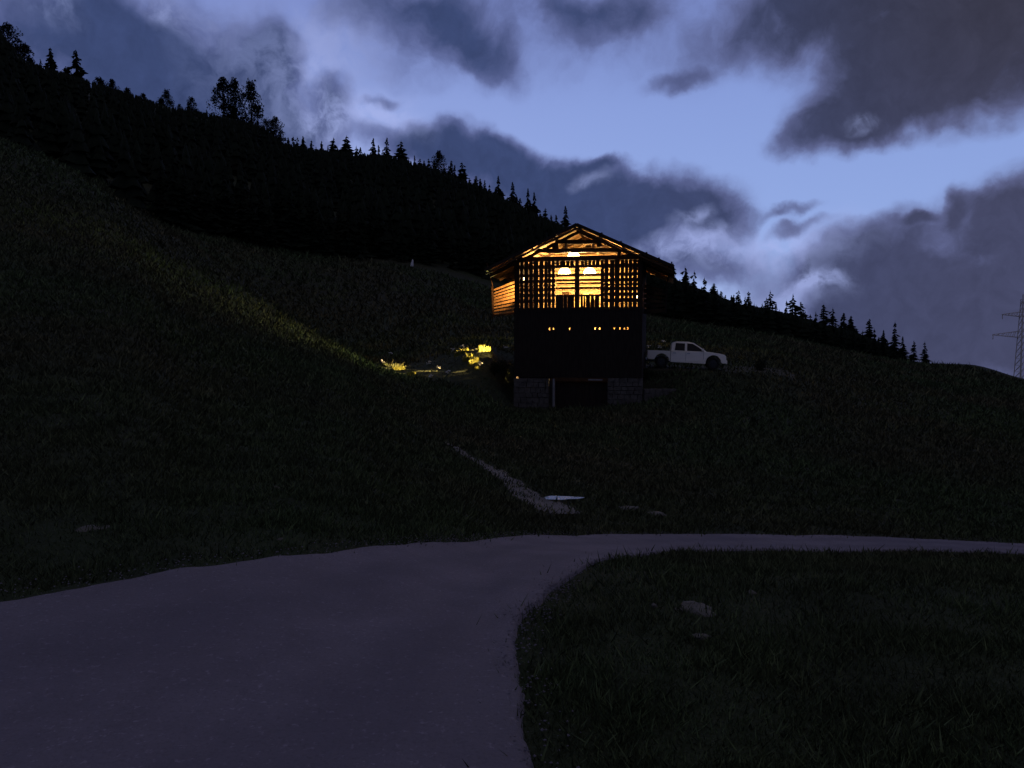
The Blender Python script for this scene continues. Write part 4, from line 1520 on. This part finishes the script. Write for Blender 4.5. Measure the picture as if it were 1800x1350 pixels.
# ------------------------------------------------------------------ trees
def conifer_meshes(seed, h=10.0, slim=.18, layers=15, gaps=.12):
    r = random.Random(seed)
    cr = MB()
    z = h * r.uniform(.08, .14)
    k = 0
    while z < h * .985:
        f = (z - .08 * h) / (h * .92)
        rad = h * slim * ((1 - f) ** .82) * r.uniform(.55, 1.3) + .16
        nb = max(4, int(9 * (1 - f) + 4))
        a0 = r.uniform(0, 6.28)
        for i in range(nb):
            if r.random() < gaps:
                continue
            a = a0 + 6.283 * i / nb + r.uniform(-.25, .25)
            L_ = rad * r.uniform(.5, 1.25)
            dx, dy = math.cos(a), math.sin(a)
            px_, py_ = -dy, dx
            wv = L_ * r.uniform(.22, .34) + .06
            dz = -L_ * r.uniform(.22, .48)
            th = h * .028 + .05
            b0 = (0, 0, z + th)
            m1 = (dx * L_ * .5 + px_ * wv, dy * L_ * .5 + py_ * wv, z + dz * .55 - th * r.uniform(.2, 1.2))
            m2 = (dx * L_ * .5 - px_ * wv, dy * L_ * .5 - py_ * wv, z + dz * .55 - th * r.uniform(.2, 1.2))
            tp = (dx * L_, dy * L_, z + dz + L_ * .10)
            md = (dx * L_ * .55, dy * L_ * .55, z + dz * .35 + th * .6)
            cr.add([b0, m1, tp, m2, md], [(0, 1, 4), (1, 2, 4), (2, 3, 4), (3, 0, 4)])
        z += h / layers * r.uniform(.75, 1.2) * (1.05 - .45 * f)
        k += 1
    cr.add([(.07, 0, h * .93), (-.04, .06, h * .93), (-.04, -.06, h * .93), (0, 0, h * 1.03)], [(0, 1, 3), (1, 2, 3), (2, 0, 3)])
    tk = MB().tube((0, 0, -.6), (0, 0, h * .96), h * .018 + .03, .02, 6)
    return tk.mesh('trunk', M_BARK), cr.mesh('crown', M_NEEDLE)


def pine_meshes(seed, h=10.0, w=.26):
    """rounder high-mountain pine: limbs carrying separate tufts, sky showing between"""
    r = random.Random(seed)
    cr, tk = MB(), MB()
    tk.tube((0, 0, -.6), (0, 0, h * .9), h * .022 + .03, .03, 6)
    for i in range(40):
        z = h * (.14 + .82 * (i / 39.0))
        f = i / 39.0
        a = r.uniform(0, 6.28)
        L_ = h * w * (math.sin(math.pi * min(1, .25 + .78 * f)) ** .7) * r.uniform(.35, 1.0)
        e = Vector((math.cos(a) * L_, math.sin(a) * L_, z + L_ * r.uniform(.0, .35)))
        tk.tube((0, 0, z - .1 * h), e, .05, .02, 4, False)
        cr_ = h * r.uniform(.07, .12)
        for j in range(40):
            d = Vector((r.gauss(0, 1), r.gauss(0, 1), r.gauss(0, .75))).normalized() * cr_ * r.uniform(.4, 1.1)
            p = e + d
            u = Vector((r.uniform(-1, 1), r.uniform(-1, 1), r.uniform(-.3, 1))).normalized() * h * .024
            v = u.orthogonal().normalized() * h * .013
            cr.add([p - u, p + v, p + u, p - v], [(0, 1, 2, 3)])
    return tk.mesh('trunk', M_BARK), cr.mesh('crown', M_NEEDLE)


CON = [conifer_meshes(10 + i, slim=s, layers=l, gaps=g) for i, (s, l, g) in enumerate(
    ((.22, 15, .15), (.26, 13, .22), (.19, 16, .2), (.30, 12, .2), (.25, 11, .38), (.21, 14, .3)))]
PINES = [pine_meshes(40 + i, w=w) for i, w in enumerate((.24, .30, .20))]
tree_count = 0


def tree(x, y, hgt, meshes, label, cat, group, z=None, wide=1.0):
    global tree_count
    e = empty('conifer_tree' if meshes in CON else 'pine_tree', (x, y, (h1(x, y) if z is None else z)), random.uniform(0, 6.28))
    s = hgt / 10.0
    for nm, me in zip(('trunk', 'crown'), meshes):
        o = link(nm, me, e)
        o.scale = (s * wide, s * wide, s)
    tag(e, label, cat, group)
    tree_count += 1
    return e


SKY = np.array([(-600, -330), (-300, -140), (0, 22), (30, 60), (60, 98), (100, 112), (160, 130), (220, 150), (260, 163), (300, 178), (340, 185), (400, 197), (470, 212),
                (500, 240), (560, 253), (640, 260), (700, 266), (760, 284), (800, 299), (850, 319), (900, 344), (950, 369), (1000, 391),
                (1050, 414), (1120, 449), (1180, 480), (1240, 503), (1300, 526), (1340, 532), (1400, 545), (1450, 562), (1500, 573), (1550, 594),
                (1600, 618), (1640, 630)], float)
RIDGE = np.array([(-600, 420), (0, 420), (250, 415), (400, 405), (500, 400), (600, 390), (700, 370), (780, 360), (850, 345), (905, 335), (1015, 310), (1130, 270),
                  (1250, 235), (1350, 205), (1500, 185), (1620, 165), (1700, 150)], float)
EDGE = np.array([(-600, 100), (0, 108), (250, 108), (300, 110), (400, 118), (500, 126), (600, 132), (700, 138), (780, 145), (850, 150), (1015, 148), (1130, 140),
                 (1250, 135), (1350, 130), (1500, 126), (1620, 125), (1660, 125)], float)


def at(tab, px):
    return float(np.interp(px, tab[:, 0], tab[:, 1]))


def tree_to_row(px, Y, row, meshes, label, cat, group, wide=1.0, hmin=2.0):
    x = (px - 900) / FOC * Y / 1.0
    d = ray(px, row)
    x = d[0] / d[1] * Y
    z = h1(x, Y)
    hgt = max(hmin, P(px, row, Y)[2] - z)
    return tree(x, Y, hgt, meshes, label, cat, group, z - .1, wide)


SPECIAL = [
    (88, 83, 0, 1.0, 'slim dark conifer alone on the ridge at the far left', 'C'),
    (133, 88, 1, 1.3, 'broad dark conifer on the ridge beside the slim one at far left', 'C'),
    (293, 158, 2, 1.3, 'low rounded pine on the ridge left of the tall pair', 'P'),
    (336, 170, 2, 1.2, 'low bushy pine just left of the tall pair on the ridge', 'P'),
    (392, 136, 1, 1.05, 'tallest wide pine of the pair on the upper ridge', 'P'),
    (412, 138, 0, .8, 'tall narrow pine fused to the wide one on the upper ridge', 'P'),
    (441, 143, 2, 1.0, 'slender pine right of the tall wide pine on the ridge', 'P'),
    (484, 205, 0, 1.2, 'small pine at the step where the ridge drops', 'P'),
    (533, 240, 0, 1.2, 'spiky conifer just right of the step in the ridge', 'C'),
    (586, 241, 3, 1.2, 'conifer left of the broad one on the middle ridge', 'C'),
    (609, 238, 3, 1.3, 'broad tall conifer standing out of the middle ridge', 'C'),
    (656, 243, 2, 1.0, 'tall conifer in the serrated middle ridge', 'C'),
    (680, 242, 2, .9, 'thin spire conifer near the crest of the middle ridge', 'C'),
    (705, 247, 3, 1.3, 'broad pyramid conifer where the ridge begins to fall', 'C'),
    (771, 265, 0, 1.0, 'round topped pine on the falling ridge', 'P'),
    (793, 282, 1, 1.2, 'stout conifer beyond the round topped pine', 'C'),
    (812, 284, 3, 1.2, 'square crowned conifer on the falling ridge', 'C'),
    (876, 309, 2, 1.0, 'narrow conifer on the ridge left of the barn roof', 'C'),
    (901, 320, 2, .9, 'pointed conifer on the slope left of the barn gable', 'C'),
    (928, 331, 2, .9, 'thin pointed conifer well left of the barn peak', 'C'),
    (939, 338, 2, .9, 'slim conifer right of the thin pointed one', 'C'),
    (994, 362, 2, .9, 'spire conifer directly above the barn gable', 'C'),
]
BIGR = [
    (1183, 462, 2, 1.0, 'conifer touching the right end of the barn roof', 'C'), (1206, 474, 0, 1.1, 'pointed conifer just right of the barn roof', 'C'),
    (1255, 497, 0, 1.2, 'conifer standing out halfway between barn roof and tall pair', 'C'),
    (1298, 509, 4, 1.0, 'conifer with thin top left of the tall ragged pair', 'C'), (1316, 511, 5, 1.0, 'tall thin conifer left of the tall ragged pair', 'C'),
    (1354, 510, 4, 1.0, 'tall ragged conifer against the bright cloud gap', 'C'), (1394, 516, 4, 1.25, 'tallest ragged conifer on the right ridge', 'C'),
    (1408, 530, 1, 1.1, 'broad conifer leaning on the tallest ragged one', 'C'), (1448, 535, 1, 1.1, 'full conifer in the middle of the right group', 'C'),
    (1464, 540, 4, 1.0, 'conifer right of the full one in the right group', 'C'), (1483, 550, 2, 1.1, 'pointed conifer in the falling right treeline', 'C'),
    (1496, 554, 0, 1.1, 'last conifer of the dense right group', 'C'), (1528, 560, 1, 1.0, 'tall conifer standing apart on the right slope', 'C'),
    (1552, 582, 4, 1.1, 'smaller conifer right of the one standing apart', 'C'), (1590, 609, 3, 1.5, 'last small conifer at the right foot of the treeline', 'C'),
]
for px, row, i, wd, lab, typ in SPECIAL:
    tree_to_row(px, at(RIDGE, px) - 4, row, (CON if typ == 'C' else PINES)[i], lab, 'pine' if typ == 'P' else 'conifer', 'trees standing out on the ridge', wd * (1.15 if typ == 'C' else .78))
for px, row, i, wd, lab, typ in BIGR:
    tree_to_row(px, at(RIDGE, px) - 12, row, CON[i], lab, 'conifer', 'trees standing out on the ridge', wd * 1.45)

G_R, L_R = 'small conifers of the ridge treeline', 'small dark conifer in the close treeline along the forested ridge'
px = -20.0
while px < 1590 and tree_count < 222:
    if px < 300:
        step, jit = random.uniform(18, 34), 4
    elif px < 500:
        step, jit = random.uniform(11, 18), 6
    else:
        step, jit = random.uniform(6.5, 11.5), 9
    row = at(SKY, px) + (random.uniform(-jit, jit) if px < 480 else random.uniform(-5, 6) if px > 1180 else random.choice((random.uniform(-9, -2), random.uniform(-5, 5), random.uniform(-2, 8))))
    Y = at(RIDGE, px) + random.uniform(-12, 4)
    tree_to_row(px, Y, row, random.choice(CON if px > 500 or random.random() < .4 else PINES), L_R, 'conifer', G_R, random.uniform(.9, 1.5) if px < 500 else random.uniform(.9, 1.5) if px < 1200 else random.uniform(1.2, 2.0), 1.2)
    px += step
G_E, L_E = 'conifers along the lower forest edge', 'dark conifer at the lower forest edge above the meadow'
px = 290.0
while px < 1640 and tree_count < 296:
    Y = at(EDGE, px) + random.uniform(1, 9)
    x = (px - 900) / FOC * Y
    tree(x, Y, random.uniform(6.5, 11.0) * (1 if px < 1250 else .62), random.choice(CON), L_E, 'conifer', G_E, None, random.uniform(.9, 1.25))
    px += random.uniform(14, 22)


# everything between, one dark wood
def forest_mass():
    V, F = [], []
    base = []
    for i in range(4):
        r = random.Random(90 + i)
        mb = MB()
        for k in range(5):
            f = k / 5
            rad, z0, z1 = 1.9 * (1 - f) + .25, 10 * (.08 + .84 * f), 10 * (.08 + .84 * f) + 3.0
            n = 7
            a0 = r.uniform(0, 6.28)
            ring = [(rad * r.uniform(.6, 1.2) * math.cos(a0 + 6.283 * j / n), rad * r.uniform(.6, 1.2) * math.sin(a0 + 6.283 * j / n), z0 + r.uniform(-.5, .3)) for j in range(n)]
            mb.add(ring + [(0, 0, min(10, z1))], [(j, (j + 1) % n, n) for j in range(n)])
        base.append((np.array(mb.v), np.array(mb.f)))
    n0 = 0
    for k in range(5200):
        px = random.uniform(-420, 1640)
        ya, yb = at(EDGE, px) + 4, at(RIDGE, px) + 10
        if k % 6 == 0:
            px = random.uniform(1130, 1650)
            ya, yb = at(EDGE, px) + 4, at(RIDGE, px) + 6
        Y = math.sqrt(random.uniform(ya * ya, yb * yb))
        x = (px - 900) / FOC * Y
        z = h1(x, Y)
        hmax = P(px, at(SKY, px) + (6 if px < 480 else 8), Y)[2] - z
        hh = min(random.uniform(6, 12), hmax * .98)
        if hh < 2.2:
            continue
        bv, bf = base[k % 4]
        s, q = hh / 10, random.uniform(0, 6.28)
        wd = 1.15 if px < 1150 else 1.7
        c_, s_ = math.cos(q) * s * wd, math.sin(q) * s * wd
        V.append(np.stack([x + bv[:, 0] * c_ - bv[:, 1] * s_, Y + bv[:, 0] * s_ + bv[:, 1] * c_, z + bv[:, 2] * s], 1))
        F.append(bf + n0)
        n0 += len(bv)
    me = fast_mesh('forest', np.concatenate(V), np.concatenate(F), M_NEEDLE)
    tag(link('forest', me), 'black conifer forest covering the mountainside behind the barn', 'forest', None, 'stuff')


forest_mass()


# ------------------------------------------------------------------ grass
def grass(name, label, n, y0, y1, power, seed, mat, umax=.95):
    g = np.random.default_rng(seed)
    t = g.uniform(0, 1, n)
    if power == 0:
        y = y0 * (y1 / y0) ** t
    else:
        a, b = y0 ** (-power), y1 ** (-power)
        y = (a + (b - a) * t) ** (-1 / power)
    w = np.maximum(4.0, umax * y)
    x = g.uniform(-1, 1, n) * w
    clump = np.clip(fbm(x, y, 1.3, 3, 5), -.55, 1)
    keep = (mask_at(x + g.normal(0, .13, n), y + g.normal(0, .13, n)) < g.uniform(.12, .98, n)) & (g.uniform(-1.2, 1.0, n) < clump + .55)
    q = np.stack([x - BA[0], y - BA[1]], 1)
    lx, ly = q @ EX, q @ EY
    keep &= ~((lx > -.1) & (lx < BW + .2) & (ly > -.05) & (ly < DEPTH + .2))
    x, y, clump = x[keep], y[keep], clump[keep]
    n = len(x)
    z = ground_z(x, y) - .03
    hh = (.035 + .0036 * y) * g.uniform(.5, 1.5, n) * (1 + .25 * clump) * np.where(g.uniform(0, 1, n) < .06, 1.7, 1)
    hh *= np.where((lx[keep] < 1) & (lx[keep] > -9) & (ly[keep] > -3) & (ly[keep] < 7), .3, 1)
    wd = np.maximum(.007, .0013 * y) * g.uniform(.7, 1.4, n)
    a = g.uniform(0, 6.283, n)
    lean, la = hh * g.uniform(.1, 1.3, n), g.uniform(0, 6.283, n)
    dx, dy = np.cos(a) * wd, np.sin(a) * wd
    v = np.empty((n, 3, 3))
    v[:, 0] = np.stack([x - dx, y - dy, z], 1)
    v[:, 1] = np.stack([x + dx, y + dy, z], 1)
    v[:, 2] = np.stack([x + np.cos(la) * lean, y + np.sin(la) * lean, z + hh], 1)
    me = fast_mesh(name, v.reshape(-1, 3), np.arange(n * 3).reshape(-1, 3), mat)
    tag(link(name, me), label, 'grass', None, 'stuff')


grass('grass', 'rough dark grass of the verge and bank near the road', 560000, 2.2, 48, .75, 1, M_GRASS)
grass('grass', 'dark meadow grass on the slopes round the barn', 440000, 7, 135, .10, 2, M_MEADOW, .85)


# ------------------------------------------------------------------ loose stones along the road
def gravel():
    g = np.random.default_rng(5)
    n = 4200
    rows, cols = road_g.shape[:2]
    i = g.integers(40, rows - 40, n)
    e = g.uniform(0, 1, n)
    j = np.where(e < .5, g.normal(0, .035, n), 1 + g.normal(0, .035, n))
    a, b = road_g[i, 0], road_g[i, -1]
    p = a + (b - a) * j[:, None] + g.normal(0, .05, (n, 2))
    r = g.uniform(.003, .010, n)
    z = height(p[:, 0], p[:, 1]) + .03
    base = np.array([(1, 0, 0), (-1, 0, 0), (0, 1, 0), (0, -1, 0), (0, 0, .7), (0, 0, -.7)], float)
    f = np.array([(0, 2, 4), (2, 1, 4), (1, 3, 4), (3, 0, 4), (2, 0, 5), (1, 2, 5), (3, 1, 5), (0, 3, 5)])
    v = base[None] * r[:, None, None] * g.uniform(.6, 1.3, (n, 6, 1))
    v = v + np.concatenate([p, z[:, None]], 1)[:, None, :]
    F = (f[None] + (np.arange(n) * 6)[:, None, None]).reshape(-1, 3)
    tag(link('gravel', fast_mesh('gravel', v.reshape(-1, 3), F, M_ROAD)), 'loose gravel scattered along the road edges', 'gravel', None, 'stuff')


gravel()
